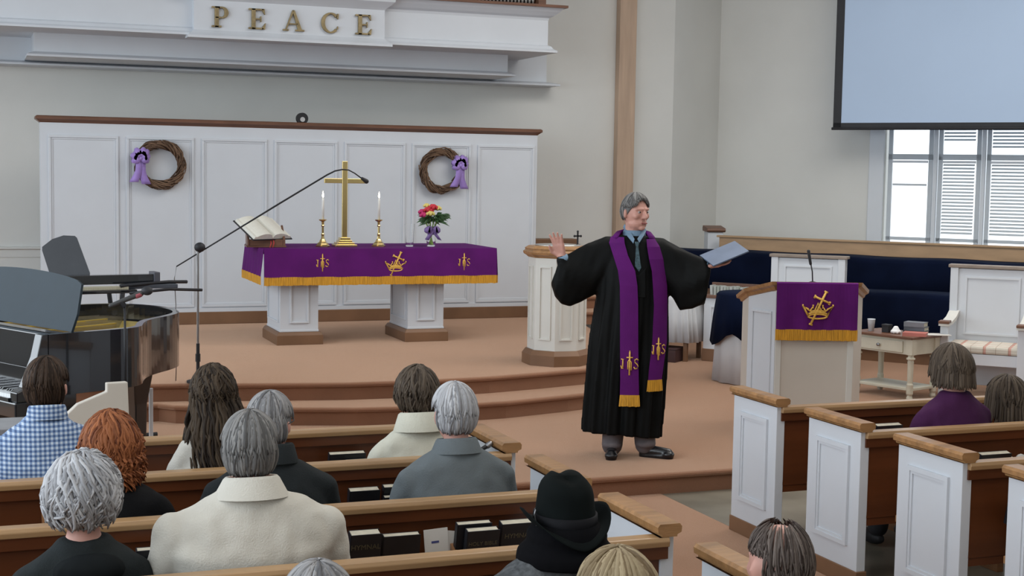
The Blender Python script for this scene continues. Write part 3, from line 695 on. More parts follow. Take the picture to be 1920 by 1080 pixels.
# choir modesty panel with hymnals
MP = thing('choir_modesty_panel', 'low white panelled choir front with brown base and ledge', 'panel', wp(1.52, 4.15, 0), al)
box(0, .70, 0, .05, Z0+.13, .80).build('panel_body', whitep, MP); box(-.01, .71, -.012, .06, Z0, Z0+.13).build('wooden_base', brownbase, MP, bev=.004)
mb = MB(); mb.frame(.07, .60, .37, .72, 0, .016, .01); mb.build('panel_moulding', whitep, MP)
box(-.02, .72, -.02, .30, .80, .83).build('ledge', walnut, MP, bev=.004); box(-.02, .72, .26, .30, .83, .945).build('ledge_back', walnut, MP)
ORD = 'first second third fourth fifth sixth seventh eighth ninth tenth eleventh twelfth thirteenth fourteenth fifteenth'.split()
for k in range(15):
    hb = thing('pale_choir_folder', 'pale choir folder, %s from left in the row on the choir ledge' % ORD[k], 'folder', wp(1.56+k*.036, 4.09, .83), al, 'choir folders in a row')
    hb.rotation_euler = (0, radians(random.uniform(-5, 5)), al)
    box(0, .028, -.0, .10, 0, .095+random.uniform(-.006, .004)).build('folder_body', M('pale_folder%d' % (k % 3), (.44-.05*(k % 3), .46-.04*(k % 3), .44-.05*(k % 3)), .6), hb)
WT = thing('white_skirted_table', 'small table hidden under gathered white cloth behind the minister', 'table', wp(1.12, 4.15, Z0), al)
def skirt(mb, cx, cy, hx, hy, z0, z1, rnd=.6, n=120, amp=.014, waves=22, fl=.03):
    rings = []
    for q in (0, .15, .5, 1):
        z = z1+(z0-z1)*q; r = []
        for i in range(n):
            a = 2*pi*i/n; ca, sa = cos(a), sin(a); e = rnd
            x = hx*abs(ca)**e*(1 if ca > 0 else -1); y = hy*abs(sa)**e*(1 if sa > 0 else -1)
            k = 1+q*(amp*sin(waves*a)+amp*.5*sin(waves*.43*a)+fl)/max(.2, min(hx, hy))
            r.append(Vector((cx+x*k, cy+y*k, z)))
        rings.append(r)
    mb.loft(rings)
mb = MB(); skirt(mb, 0, .0, .34, .24, .20, .70, .5); mb.build('white_cloth', whitecloth, WT, smooth=True, fixn=True)
box(-.3, .3, -.2, .2, .55, .66).build('table_frame', brownbase, WT); 
for x in (-.28, .28):
    for y in (-.18, .18): box(x-.02, x+.02, y-.02, y+.02, 0, .6).build('leg', brownbase, WT)
for k, (ds, w_, h, d) in enumerate(((1.05, .17, .12, .2), (1.26, .19, .13, .28))):
    t = thing('dark_wooden_box', ('smaller dark box on the carpet under white cloth, left one', 'larger dark box on the carpet under white cloth, right one')[k], 'box', wp(ds, 4.35, Z0), al, 'dark boxes under the cloth')
    box(-w_/2, w_/2, -d/2, d/2, 0, h).build('box_body', M('dark_box', (.06, .03, .03), .5), t, bev=.006); box(-w_/2-.004, w_/2+.004, -d/2-.004, d/2+.004, h, h+.012).build('lid', M('dark_box', (.06, .03, .03), .5), t, bev=.003)
RT = thing('round_draped_table', 'round table with white skirt and navy overcloth left of the pulpit', 'table', (6.86, 11.62, Z0))
mb = MB(); skirt(mb, 0, 0, .33, .33, .01, .82, 1, waves=12, fl=.03); mb.build('white_skirt', whitecloth, RT, smooth=True, fixn=True)
mb = MB(); rings = []
for r_, z, dr in ((.0, .845, 0), (.2, .845, 0), (.33, .84, 0), (.352, .82, 0), (.375, .66, .07), (.40, .50, .17)):
    ring = []
    for i in range(96):
        a = 2*pi*i/96; sc = abs(cos(2*a+.5))
        ring.append(Vector(((r_+.008*sin(13*a)*(z < .7))*cos(a), (r_+.008*sin(13*a)*(z < .7))*sin(a), z-dr*sc*.9)))
    rings.append(ring)
mb.loft(rings); mb.build('navy_overcloth', navy, RT, smooth=True, fixn=True)
# thrones
def throne(loc, label):
    t = thing('white_high_backed_chair', label, 'chair', loc, al+radians(4), 'white high backed clergy chairs')
    W_ = .74
    b = box(-W_/2, W_/2, .30, .36, .06, 1.12).build('high_back', whitep, t, bev=.004)
    mb = MB(); mb.frame(-W_/2+.13, W_/2-.13, .52, 1.05, .30, .018, .012); mb.build('back_moulding', whitep, b)
    for s_ in (-1, 1): box(s_*W_/2-.0 if s_ < 0 else W_/2-.07, -W_/2+.07 if s_ < 0 else W_/2, .28, .38, 0, 1.13).build('back_post', whitep, t, bev=.005)
    box(-W_/2-.02, W_/2+.02, .27, .40, 1.125, 1.155).build('wooden_crest', M('taupe_crest', (.26, .21, .17), .4), t, bev=.006)
    box(-W_/2, W_/2, -.20, .34, .30, .40).build('seat_frame', whitep, t, bev=.005)
    q = MB(); q.box(-W_/2+.05, W_/2-.05, -.21, .28, .402, .47); c = q.build('plaid_cushion', plaid, t, bev=.02)
    for s_ in (-1, 1):
        x0 = s_*(W_/2-.01); a, b_ = sorted((x0, x0-s_*.07))
        box(a, b_, -.26, -.19, 0, .64).build('front_leg', whitep, t, bev=.005)
        MB().prism([(-.30, .64), (-.30, .665), (-.10, .67), (.12, .69), (.30, .735), (.30, .70), (.12, .655), (-.1, .64)], a-.01, b_+.01, 'x').build('armrest', ivory, t, fixn=True)
        box(a-.012, b_+.012, -.31, -.18, .66, .685).build('arm_tip', walnut, t, bev=.006)
        box(a+.01, b_-.01, -.19, .28, .40, .46).build('side_rail', whitep, t)
    return t
def plaid_mat():
    mt = M('plaid_cushion', (.62, .58, .50), .8); N = mt.node_tree.nodes; L = mt.node_tree.links; b = N['Principled BSDF']
    tc = N.new('ShaderNodeTexCoord'); sx = N.new('ShaderNodeSeparateXYZ'); L.new(tc.outputs['Object'], sx.inputs[0]); prev = None
    base = b.inputs['Base Color'].links[0].from_socket
    for ax, per, wd, colr in (('X', .21, .12, (.50, .14, .10)), ('Y', .16, .12, (.50, .16, .12)), ('X', .105, .05, (.25, .16, .10))):
        m1 = N.new('ShaderNodeMath'); m1.operation = 'MULTIPLY'; m1.inputs[1].default_value = 1/per; L.new(sx.outputs[ax], m1.inputs[0])
        m2 = N.new('ShaderNodeMath'); m2.operation = 'FRACT'; L.new(m1.outputs[0], m2.inputs[0])
        m3 = N.new('ShaderNodeMath'); m3.operation = 'LESS_THAN'; m3.inputs[1].default_value = wd; L.new(m2.outputs[0], m3.inputs[0])
        m4 = N.new('ShaderNodeMath'); m4.operation = 'MULTIPLY'; m4.inputs[1].default_value = .6; L.new(m3.outputs[0], m4.inputs[0])
        mx = N.new('ShaderNodeMix'); mx.data_type = 'RGBA'; mx.inputs[7].default_value = (*colr, 1); L.new(m4.outputs[0], mx.inputs[0]); L.new(base, mx.inputs[6]); base = mx.outputs[2]
    L.new(base, b.inputs['Base Color']); return mt
plaid = plaid_mat()
throne((8.42, 10.25, Z0), 'white high-backed armchair with red plaid cushion at right edge')
throne((7.56, 11.95, Z0), 'white high-backed armchair mostly hidden behind the pulpit')
# pulpit
PU = thing('pulpit', 'cream panelled pulpit with wooden sloping top facing the pews', 'pulpit', (5.895, 9.10, Z0), radians(-19))
HF, HB = 1.135, 1.00      # top height front, back
def slab(poly, z0, zf, zb, yb=.55, y0=0):   # prism whose top slopes from zf at y0 to zb at yb
    mb = MB(); n = len(poly); vs_ = [(x, y, z0) for x, y in poly]+[(x, y, zf+(zb-zf)*(y-y0)/(yb-y0)) for x, y in poly]
    mb.add(vs_, [tuple(range(n))[::-1], tuple(range(n, 2*n))]+[(i, (i+1) % n, n+(i+1) % n, n+i) for i in range(n)]); return mb
pb = [(-.295, 0), (.295, 0), (.44, .30), (.44, .55), (-.44, .55), (-.44, .30)]
slab(pb, 0, HF-.05, HB-.05).build('body', beigep, PU, bev=.004)
mb = MB(); mb.box(-.295, -.25, -.012, 0, 0, HF-.06); mb.box(.25, .295, -.012, 0, 0, HF-.06); mb.box(-.25, .25, -.012, 0, 0, .10); mb.box(-.25, .25, -.012, 0, HF-.16, HF-.06); mb.build('front_frame', ivory, PU, bev=.003)
mb = MB(); L_ = sqrt(.145**2+.30**2); mb.frame(.05, L_-.04, .12, HF-.22, 0, .02, .014)
ang = math.atan2(-.30, .145)   # left splay runs from (-.44,.30) to (-.295,0)
mb.xf(Matrix.Translation((-.44, .30, 0)) @ Matrix.Rotation(ang, 4, 'Z')).build('side_moulding', whitep, PU, bev=.003)
mb = MB(); mb.box(0, L_, -.003, 0, 0, HF-.07).xf(Matrix.Translation((-.44, .30, 0)) @ Matrix.Rotation(ang, 4, 'Z')).build('white_side_panel', whitep, PU)
def off6(d): return [(-.295-d, -d*.9), (.295+d, -d*.9), (.44+d, .30-d*.3), (.44+d, .55+d), (-.44-d, .55+d), (-.44-d, .30-d*.3)]
mb = MB(); rings = []
for d, z in ((.0, -.06), (.012, -.055), (.02, -.035), (.04, -.025), (.045, .0), (.0, .002)):
    rings.append([Vector((x, y, z+HF+(HB-HF)*y/.55)) for x, y in off6(d)])
mb.loft(rings).build('wooden_top', oak, PU)
AP = thing('purple_pulpit_cloth', 'purple pulpit hanging with gold fringe, crown and cross emblem', 'cloth', (5.895, 9.10, Z0+HF), radians(-19))
mb = MB(); n = 24; rings = []
for y, z in ((.35, -.058), (.0, .006), (-.045, .008), (-.056, 0), (-.060, -.18), (-.062, -.345)):
    r = [Vector((-.305+.61*i/n, y-(.006*sin(i*.9)+(.010 if i in (11, 12, 13) else 0))*(z < -.1), z)) for i in range(n+1)]
    rings.append(r+[p+Vector((0, .004, -.002)) for p in reversed(r)])
mb.loft(rings).build('cloth', purple, AP, smooth=False, fixn=True)
mb = MB(); fringe(mb, -.308, .308, -.05, -.343, -.425, 90, off=.014); mb.build('gold_fringe', gold, AP, fixn=True)
crown_cross(flatmp(-.0, -.175, -.079), .225).build('crown_and_cross_emblem', goldthread, AP, smooth=True)
GM = thing('gooseneck_microphone', 'black gooseneck microphone standing up from the pulpit top', 'microphone', (5.895, 9.12, Z0+HF), radians(-19))
MB().tube([(-.01, .02, .0), (-.015, .02, .08), (-.028, .03, .15)], .005, 6).build('gooseneck', blackm, GM, smooth=True)
MB().cap((-.028, .03, .14), .010, (-.045, .035, .235), .012).build('mic_capsule', blackm, GM, smooth=True)
MB().lathe([(.03, 0), (.03, .008), (.01, .014)], 14, (-.01, .02, -.004)).build('mic_base', blackm, GM)
# side table
ST_ = thing('cream_side_table', 'cream turned-leg side table with brown top right of the pulpit', 'table', (7.585, 10.20, Z0), radians(-72))
# local: near corner at (0,0); x toward right-back, y toward left-back
cream2 = M('antique_cream_paint', (.60, .57, .46), .45, vary=.06)
sL, sD, sH = .46, .62, .56     # along -? 
def STB(mb, name, mat, bev=0, par=None): return mb.build(name, mat, par or ST_, bev=bev)
# axes: x' from near corner to left end along the drawer face, handled by mirrored coordinates (x from -L to 0)
STB(box(-.64, .02, -.02, .42, sH-.022, sH), 'tabletop', walnut, .005)
STB(box(-.60, 0, .015, .385, sH-.16, sH-.022), 'apron', cream2, .002)
dr = STB(box(-.53, -.09, .002, .03, sH-.145, sH-.045), 'drawer', cream2, .004)
MB().lathe([(.006, 0), (.006, .012), (.016, .02), (.014, .03), (.004, .034)], 12).xf(Matrix.Translation((-.33, .002, sH-.095)) @ Matrix.Rotation(radians(90), 4, 'X')).build('knob', metalm, dr)
leg = MB().lathe([(.02, 0), (.028, .02), (.022, .045), (.03, .06), (.03, .1)], 14); leg.lathe([(.028, .1), (.03, .14), (.024, .155), (.026, .30), (.028, .34), (.024, .355), (.038, .362), (.038, .375), (.026, .38), (.024, .395), (.034, .402)], 14); leg.box(-.032, .032, -.032, .032, .402, sH-.022)
lm = None
for x, y in ((-.0, .032), (-.60, .032), (0, .37), (-.60, .37)):
    if lm is None: lm = STB(leg, 'leg', cream2); o = lm
    else: o = lm.copy(); C.objects.link(o)
    o.location = (x-.02 if x == 0 else x+.02, y, 0)
STB(box(-.60, .0, .02, .385, .085, .11), 'lower_shelf', cream2, .004)
def on_table(x, y): 
    p = Matrix.Translation((7.585, 10.20, 0)) @ Matrix.Rotation(radians(-72), 4, 'Z') @ Vector((x, y, 0)); return (p.x, p.y, Z0+sH)
cup = thing('white_cup', 'white paper cup on the side table next to the pulpit', 'cup', on_table(-.50, .10)); MB().lathe([(.024, 0), (.034, .105), (.036, .11), (.032, .108), (.022, .006), (.001, .005)], 20).build('cup_body', whitep, cup, smooth=True)
bx_ = thing('small_black_box', 'small black box between white cup and white napkin', 'box', on_table(-.36, .14), radians(-72)); box(-.035, .035, -.03, .03, 0, .07).build('box_body', blackm, bx_, bev=.004); box(-.037, .037, -.032, .032, .055, .073).build('lid', blackm, bx_, bev=.003)
nk = thing('white_napkin', 'crumpled white napkin on the side table before grey books', 'napkin', on_table(-.25, .12))
mb = MB(); 
for k in range(7): a = k*.9; mb.cap((.035*cos(a), .035*sin(a), .012), .012, (.008*cos(a), .008*sin(a), .055), .014)
mb.ell((0, 0, .02), (.05, .045, .02)); mb.build('napkin_body', M('napkin_white', (.85, .85, .85), .8), nk, remesh=.006, sm=3)
for k, (w_, h, dy, lb) in enumerate(((.19, .028, 0, 'dark grey book at the bottom of the side table stack'), (.185, .034, .006, 'grey book in the middle of the side table stack'), (.18, .04, -.004, 'light grey book on top of the side table stack'))):
    z = (0, .029, .064)[k]; px_, py_, pz_ = on_table(-.16, .29+dy)
    t = thing('grey_book', lb, 'book', (px_, py_, pz_+z), radians(-60+k*3), 'grey books stacked on side table')
    gm = M('grey_cover%d' % k, ((.06, .065, .07), (.12, .13, .15), (.17, .18, .20))[k], .55)
    box(-w_/2, w_/2, -.06, .06, 0, .004).build('back_cover', gm, t); box(-w_/2, w_/2, -.06, .06, h-.004, h).build('front_cover', gm, t); box(-w_/2, w_/2, -.063, -.058, 0, h).build('spine', gm, t); box(-w_/2+.004, w_/2-.004, -.058, .055, .004, h-.004).build('pages', page, t)
px_, py_, pz_ = on_table(-.06, .14)
t = thing('salmon_pink_book', 'salmon pink book lying flat at the front of the side table', 'book', (px_, py_, pz_), radians(-45)); pk = M('pink_cover', (.50, .17, .14), .6)
box(-.10, .10, -.07, .07, 0, .004).build('back_cover', pk, t); box(-.10, .10, -.07, .07, .026, .03).build('front_cover', pk, t); box(-.10, .10, -.073, -.068, 0, .03).build('spine', pk, t); box(-.096, .096, -.068, .066, .004, .026).build('pages', M('pink_pages', (.55, .30, .26), .7), t)
px_, py_, pz_ = on_table(-.02, .34); t = thing('white_paper_sheet', 'white paper sheets lying at the back corner of side table', 'paper', (px_, py_, pz_), radians(-20)); box(-.11, .14, -.08, .08, 0, .006).build('sheets', paper, t)

# ================================================================== PIANO
ux = Vector((.89, .456, 0)).normalized(); pa = math.atan2(ux.y, ux.x)
PN = thing('grand_piano', 'black grand piano without lid at left beside the stage steps', 'piano', (.44, 8.09, Z0), pa)
out = [(-.06, 0), (.40, 0), (.50, .015), (.58, .075), (.66, .19), (.76, .30), (.90, .39), (1.05, .47), (1.19, .58), (1.29, .76), (1.335, .98), (1.31, 1.2), (1.22, 1.36), (1.08, 1.43), (.9, 1.45), (-.06, 1.45)]
def smoothpoly(P, it=2, lock=(0, -1)):
    for _ in range(it):
        Q = []
        for i in range(len(P)-1):
            a, b = Vector(P[i]), Vector(P[i+1]); Q += [tuple(a*.75+b*.25), tuple(a*.25+b*.75)]
        Q[0] = P[0]; Q[-1] = P[-1]; P = Q
    return P
op_ = smoothpoly(out)
def inset(P, d):
    out_ = []
    for i in range(len(P)):
        a = Vector(P[max(i-1, 0)]); b = Vector(P[min(i+1, len(P)-1)]); t = (b-a).normalized(); out_.append(tuple(Vector(P[i])+Vector((-t.y, t.x))*d))
    out_[0] = (P[0][0]+d*0, P[0][1]+d); out_[-1] = (P[-1][0], P[-1][1]-d); return out_
inn = inset(op_, .04)
RB, RTp = .66, 1.0
rim = MB(); rings = [[Vector((*p, RB)) for p in op_], [Vector((*p, RTp)) for p in op_], [Vector((*p, RTp)) for p in inn], [Vector((*p, RB)) for p in inn]]
rim.loft(rings, cap=False, closed=False)
n_ = len(op_); 
def endcap(i, a): pass
rim.box(-.08, -.04, .02, 1.43, RB, .80); rim.build('rim', blackg, PN, smooth=False, fixn=True)
bev_ = None
MB().prism(inset(op_, .02), RB+.0, RB+.10).build('soundboard', M('dark_soundboard', (.06, .025, .012), .4), PN, fixn=True)
pl_ = MB(); g1 = inset(op_, .09); pl_.prism([p for p in g1 if p[0] > .1]+[(.1, 1.36), (.1, .09)], RTp-.13, RTp-.105); pl_.build('gold_plate', goldplate, PN, fixn=True)
mb = MB()
for k in range(5):
    y = .2+k*.26; mb.prism([(.12, y), (.12, y+.03), (1.0-.1*abs(k-3), y+.16), (1.0-.1*abs(k-3), y+.13)], RTp-.105, RTp-.07)
mb.prism([(.13, .08), (.20, .08), (.20, 1.36), (.13, 1.36)], RTp-.105, RTp-.05)
mb.build('plate_strut', goldplate, PN, fixn=True)
mb = MB()
for k in range(40): y = .12+k*.031; mb.tube([(.2, y, RTp-.075), (min(1.2, .45+k*.022), y+.05, RTp-.075)], .0015, 3)
mb.build('strings', metalm, PN)['kind'] = 'stuff'
# pin block / key area
MB().box(-.02, .13, .03, 1.42, RTp-.09, RTp-.015).build('pin_block_cover', blackg, PN, bev=.004)
box(-.075, -.03, .035, 1.415, .69, RTp).build('fallboard', blackg, PN, bev=.006)
box(-.26, -.05, .0, 1.45, .56, .645).build('keybed', blackg, PN, bev=.008)
for y0_, y1_ in ((-.0, .075), (1.375, 1.45)):
    MB().prism([(-.25, .645), (-.06, .645), (-.06, RTp), (-.10, RTp), (-.13, .88), (-.20, .72), (-.25, .70)], y0_, y1_, 'y').build('key_cheek', blackg, PN, fixn=True, bev=.006)
box(-.26, -.245, .075, 1.375, .645, .665).build('key_slip', blackg, PN)
keyw = None
for k in range(52):
    if keyw is None: keyw = box(-.243, -.075, 0, .0235, .655, .682).build('white_key', M('ivory_key', (.82, .84, .84), .2, vary=.01), PN, bev=.0015); o = keyw
    else: o = keyw.copy(); C.objects.link(o)
    o.location = (0, .077+k*.0249, 0)
bk_ = None; kk = 0
for k in range(51):
    if (k % 7) in (2, 6): continue
    if bk_ is None: bk_ = MB().prism([(-.19, .682), (-.075, .682), (-.075, .694), (-.18, .694)], 0, .012, 'y').build('black_key', blackg, PN, fixn=True); o = bk_
    else: o = bk_.copy(); C.objects.link(o)
    o.location = (0, .077+(k+1)*.0249-.007, 0)
# music desk: curved board leaning back
mb = MB(); dk = []
for i in range(25):
    y = .02+1.26*i/24; dk.append((y, .27+.055*sin(pi*min(1, max(0, i/24)))**.5-.0))
poly = [(.02, 0)]+[(.0, .1)]+dk+[(1.3, .1), (1.28, 0)]
mb.prism(poly[::-1], 0, .014, 'x').xf(Matrix.Translation((.10, .02, RTp)) @ Matrix.Rotation(radians(14), 4, 'Y')).build('music_desk', greyplate, PN, fixn=True)
for x, y in ((.08, .14), (.02, 1.32), (1.05, .85)):
    MB().loft([[Vector((x+a*r_, y+b*r_, z)) for a, b in ((-1, -1), (1, -1), (1, 1), (-1, 1))] for r_, z in ((.035, .06), (.04, .10), (.045, .4), (.07, .58), (.07, .68))]).build('leg', blackg, PN, bev=.008)
    mb = MB(); mb.tube([(x, y-.02, .03), (x, y+.02, .03)], .03, 14).build('caster', brass, PN)
mb = MB(); mb.box(-.0, .08, .68, .72, .12, .62); mb.box(-.0, .08, .80, .84, .12, .62); mb.box(-.06, .12, .62, .90, .06, .13); mb.build('pedal_lyre', blackg, PN, bev=.004)
# curved white panel left of the piano leg and white post
wc = thing('white_curved_chair', 'cream curved-back chair half hidden under the piano behind red hair', 'chair', (.70, 7.62, -.0), radians(10))
mb = MB(); pr = [(-.34, .38), (-.33, .62), (-.29, .75), (-.20, .83), (-.05, .885), (-.05, .93), (.06, .93), (.08, .38)]
mb.prism(pr, 0, .04, 'y').build('backrest', beigep, wc, fixn=True, bev=.006)  # darker beige than the seat puts the chair's shade into its colour
mb = MB(); mb.box(-.32, .07, -.38, -.0, .38, .43); mb.build('seat', cream2, wc, bev=.01)
for x in (-.3, .05):
    for y in (-.36, -.03): box(x-.018, x+.018, y-.018, y+.018, 0, .39).build('leg', cream2, wc)
wl_ = thing('low_white_cabinet', 'low white cabinet with grey top edge at the left picture edge, before the piano keys', 'cabinet', (.04, 7.45, 0))
box(-.35, .20, -.15, .15, .06, .74).build('cabinet_body', whitep, wl_, bev=.006); box(-.37, .22, -.17, .17, .74, .77).build('grey_top', M('grey_top', (.25, .25, .26), .4), wl_, bev=.004); box(-.33, .18, -.13, .13, 0, .06).build('plinth', blackm, wl_)
po = thing('thin_white_post', 'thin white upright post right of the piano leg by the steps', 'post', (1.12, 9.75, Z0))
box(-.013, .013, -.013, .013, 0, .43).build('post_body', whitep, po, bev=.003); box(-.025, .025, -.05, .05, 0, .02).build('foot', whitep, po)

# ---- electronic keyboard on stand with music stand
ka = math.atan2(10.05-9.35, 1.24-.40)
KB = thing('electronic_keyboard', 'black electronic keyboard on its stand beyond the grand piano', 'keyboard', (.385, 10.38, Z0), radians(10)); KB.scale = (1.075, 1, .954)
box(-.03, .82, .0, .10, 1.13, 1.20).build('case', blackg, KB, bev=.005)
box(.80, .84, -.02, .12, 1.125, 1.215).build('end_block', M('dark_grey_plastic', (.10, .10, .12), .4), KB, bev=.004)
kf = None
for k in range(34):
    if kf is None: kf = box(0, .0145, -.10, .0, 1.098, 1.118).build('key', M('aged_keys', (.50, .47, .35), .4), KB); o = kf
    else: o = kf.copy(); C.objects.link(o); o.parent = KB
    o.location = (-.02+.105+k*.0153, 0, 0)
box(-.03, .66, -.11, .10, 1.07, 1.096).build('key_bed', blackg, KB, bev=.004)
box(.62, .95, -.06, .04, 1.095, 1.125).build('control_panel', M('dark_grey_plastic2', (.07, .08, .10), .4), KB, bev=.004)
MB().tube([(.55, -.1, 1.125), (.9, -.02, 1.14), (1.03, .0, 1.135)], .013, 8).tube([(.58, -.22, 1.08), (.85, -.2, 1.10), (1.08, -.18, 1.085)], .011, 8).build('stand_arm', blackm, KB, smooth=True)
mb = MB()
for x in (.12, .56): mb.tube([(x, -.25, .02), (x, .25, 1.07)], .016, 8); mb.tube([(x, .25, .02), (x, -.12, 1.07)], .016, 8)
mb.tube([(.0, -.25, .02), (.75, -.25, .02)], .016, 8); mb.tube([(.0, .25, .02), (.75, .25, .02)], .016, 8); mb.build('x_stand', blackm, KB, smooth=True)
MS = thing('black_music_stand', 'black music stand with curved solid desk left of the altar', 'music stand', (.645, 10.64, Z0), radians(-18))
mb = MB(); pl2 = [(-.12, 0), (.14, 0), (.165, .02), (.10, .28), (.02, .31), (-.10, .305), (-.20, .26)]
pl2 = [(-.13, 0), (.115, 0), (.125, .015), (.085, .285), (.075, .30), (.0, .325), (-.08, .32), (-.155, .285), (-.16, .26)]
mb.prism(pl2, 0, .006, 'y').xf(Matrix.Translation((.03, 0, 1.10)) @ Matrix.Scale(1.07, 4) @ Matrix.Rotation(radians(-16), 4, 'Y') @ Matrix.Rotation(radians(-20), 4, 'X')).build('desk', M('stand_desk', (.035, .037, .042), .5), MS, fixn=True)
mb = MB(); mb.box(-.10, .20, -.055, .012, 1.095, 1.102); mb.build('lip', blackm, MS)
MB().tube([(.03, .02, .08), (.03, .02, 1.11)], .012, 8).build('pole', blackm, MS)
for k in range(3): a = k*2.1; MB().tube([(.03, .02, .2), (.03+.2*cos(a), .02+.2*sin(a), .01)], .008, 6).build('leg', blackm, MS)
# ---- mic stands
def mic_clip(): pass
m1 = thing('microphone_stand', 'black microphone stand with handheld mic in front of grand piano', 'microphone stand', (.826, 8.42-.55, Z0))
m1.location = (.775, 7.93, -.0)
MB().tube([(0, 0, .02), (0, 0, .80)], .011, 8).tube([(0, 0, .66), (0, 0, .80)], .016, 8).tube([(0, 0, .8), (0, 0, 1.30)], .007, 8).build('pole', blackm, m1, smooth=True)
MB().lathe([(.13, 0), (.13, .015), (.03, .03), (.012, .035)], 24).build('base', blackm, m1)
MB().tube([(0, 0, 1.30), (-.02, 0, 1.325)], .014, 8).build('clip', blackm, m1)
MB().cap((-.075, 0, 1.305), .011, (.085, 0, 1.368), .016).build('mic_handle', M('mic_grey', (.06, .06, .06), .4), m1, smooth=True)
MB().ell((.118, 0, 1.382), (.032, .026, .024), 14, 10).build('mic_head', M('mic_mesh', (.03, .03, .035), .6), m1, smooth=True)
MB().cap((.062, 0, 1.357), .0165, (.080, 0, 1.364), .0168).build('coloured_ring', M('pink_ring', (.4, .10, .12), .5), m1, smooth=True)
m2 = thing('boom_microphone_stand', 'tall boom microphone stand reaching from stage edge toward altar cross', 'microphone stand', (1.61, 10.95, Z2))
MB().lathe([(.085, 0), (.085, .015), (.03, .03), (.014, .035)], 24).build('base', blackm, m2)
MB().tube([(0, 0, .02), (0, 0, .30)], .014, 8).tube([(0, 0, .16), (0, 0, .22)], .02, 8).build('lower_pole', blackm, m2)
MB().tube([(0, 0, .3), (0, 0, 1.02)], .010, 8).build('upper_pole', metalm, m2)
MB().ell((0.015, 0, 1.035), (.042, .035, .038), 16, 10).build('boom_joint', blackm, m2, smooth=True)
MB().tube([(-.16, 0, .89), (.62, 0, 1.37), (1.00, 0, 1.60), (1.06, 0, 1.63), (1.12, 0, 1.643), (1.17, 0, 1.640), (1.22, 0, 1.615), (1.27, 0, 1.58)], [.005, .007, .0065, .006, .0055, .005, .005, .005], 8).build('boom_arm', blackm, m2, smooth=True)
MB().cap((1.28, 0, 1.575), .012, (1.315, 0, 1.553), .019).build('mic_capsule', blackm, m2, smooth=True)
MB().tube([(-.16, 0, .89), (-.175, .0, .80), (-.165, 0, .60), (-.17, 0, .40), (-.16, 0, .22), (-.16, .05, .01)], .0035, 6).build('cable', metalm, m2, smooth=True)
# ================================================================== PEOPLE
FOLD = bpy.data.textures.new('cloth_folds', 'CLOUDS'); FOLD.noise_scale = .11; FOLD.noise_depth = 1
def hairmat(nm, dark, light): return M(nm, tuple(c*.8 for c in dark), .6, vary=.15, scale=14, stretch=(1, 1, .4), tone=True, col2=tuple(c*.85 for c in light), spec=.15, bump=.3, bscale=90)
def fabric(nm, col, **k): return M(nm, col, .85, vary=k.pop('vary', .1), scale=k.pop('scale', 5), bump=.25, bscale=k.pop('bscale', 180), spec=.15, **k)
HR = {
 'brown': hairmat('brown_hair', (.022, .013, .009), (.085, .052, .034)),
 'longbrown': hairmat('dark_brown_hair', (.015, .009, .007), (.10, .07, .045)),
 'red': hairmat('auburn_hair', (.13, .032, .012), (.42, .15, .06)),
 'white': hairmat('white_hair', (.36, .36, .38), (.66, .66, .68)),
 'silver': hairmat('silver_hair', (.17, .17, .18), (.42, .41, .41)),
 'grey': hairmat('grey_hair', (.12, .118, .118), (.33, .32, .31)),
 'mixed': hairmat('grey_brown_hair', (.045, .03, .025), (.20, .16, .14)),
 'blonde': hairmat('blonde_hair', (.22, .15, .08), (.50, .40, .25)),
 'bob': hairmat('ash_brown_hair', (.045, .032, .024), (.15, .115, .085)),
}
def head_skin(mb, c, look=0, s=1.0, ears=True):
    """adds head volume with face towards +y turned by look (about z)"""
    R_ = Matrix.Rotation(look, 3, 'Z'); c = Vector(c)
    def P(x, y, z): return c+R_ @ Vector((x*s, y*s, z*s))
    mb.ell(c, (.074*s, .093*s, .105*s), 16, 12, rot=R_)
    mb.ell(P(0, .028, -.055), (.056*s, .062*s, .062*s), 12, 8, rot=R_)      # jaw
    mb.ell(P(0, .070, -.098), (.024*s, .022*s, .018*s), 10, 6, rot=R_)      # chin
    mb.cap(P(0, .092, .005), .009*s, P(0, .112, -.030), .013*s)             # nose
    mb.ell(P(-.012, .100, -.034), (.009*s,)*3, 8, 6); mb.ell(P(.012, .100, -.034), (.009*s,)*3, 8, 6)
    for q in (-1, 1):
        mb.cap(P(q*.014, .088, .022), .009*s, P(q*.048, .072, .022), .008*s)  # brow
        mb.ell(P(q*.040, .062, -.022), (.022*s, .022*s, .022*s), 10, 7)     # cheek
        if ears:
            mb.ell(P(q*.079, -.005, -.008), (.009*s, .018*s, .031*s), 10, 8, rot=R_ @ Matrix.Rotation(-q*.35, 3, 'Z'))
    mb.cap(P(-.018, .086, -.062), .007*s, P(.018, .086, -.062), .007*s); mb.cap(P(-.014, .083, -.073), .007*s, P(.014, .083, -.073), .007*s)
    return P
def eyes(par, P, s=1.0):
    for q in (-1, 1):
        e = MB().ell(P(q*.030, .077, .003), (.0105*s,)*3, 12, 8).build('eye', M('eye_white', (.36, .32, .31), .2, vary=.02), par, smooth=True)
        MB().ell(P(q*.031, .0855, .003), (.0055*s, .004*s, .0055*s), 10, 6).build('iris', M('dark_iris', (.03, .025, .02), .2), e, smooth=True)
    MB().cap(P(-.021, .0925, -.0675), .0042*s, P(.021, .0925, -.0675), .0042*s).build('lips', M('lips', (.36, .12, .11), .5), par, smooth=True)
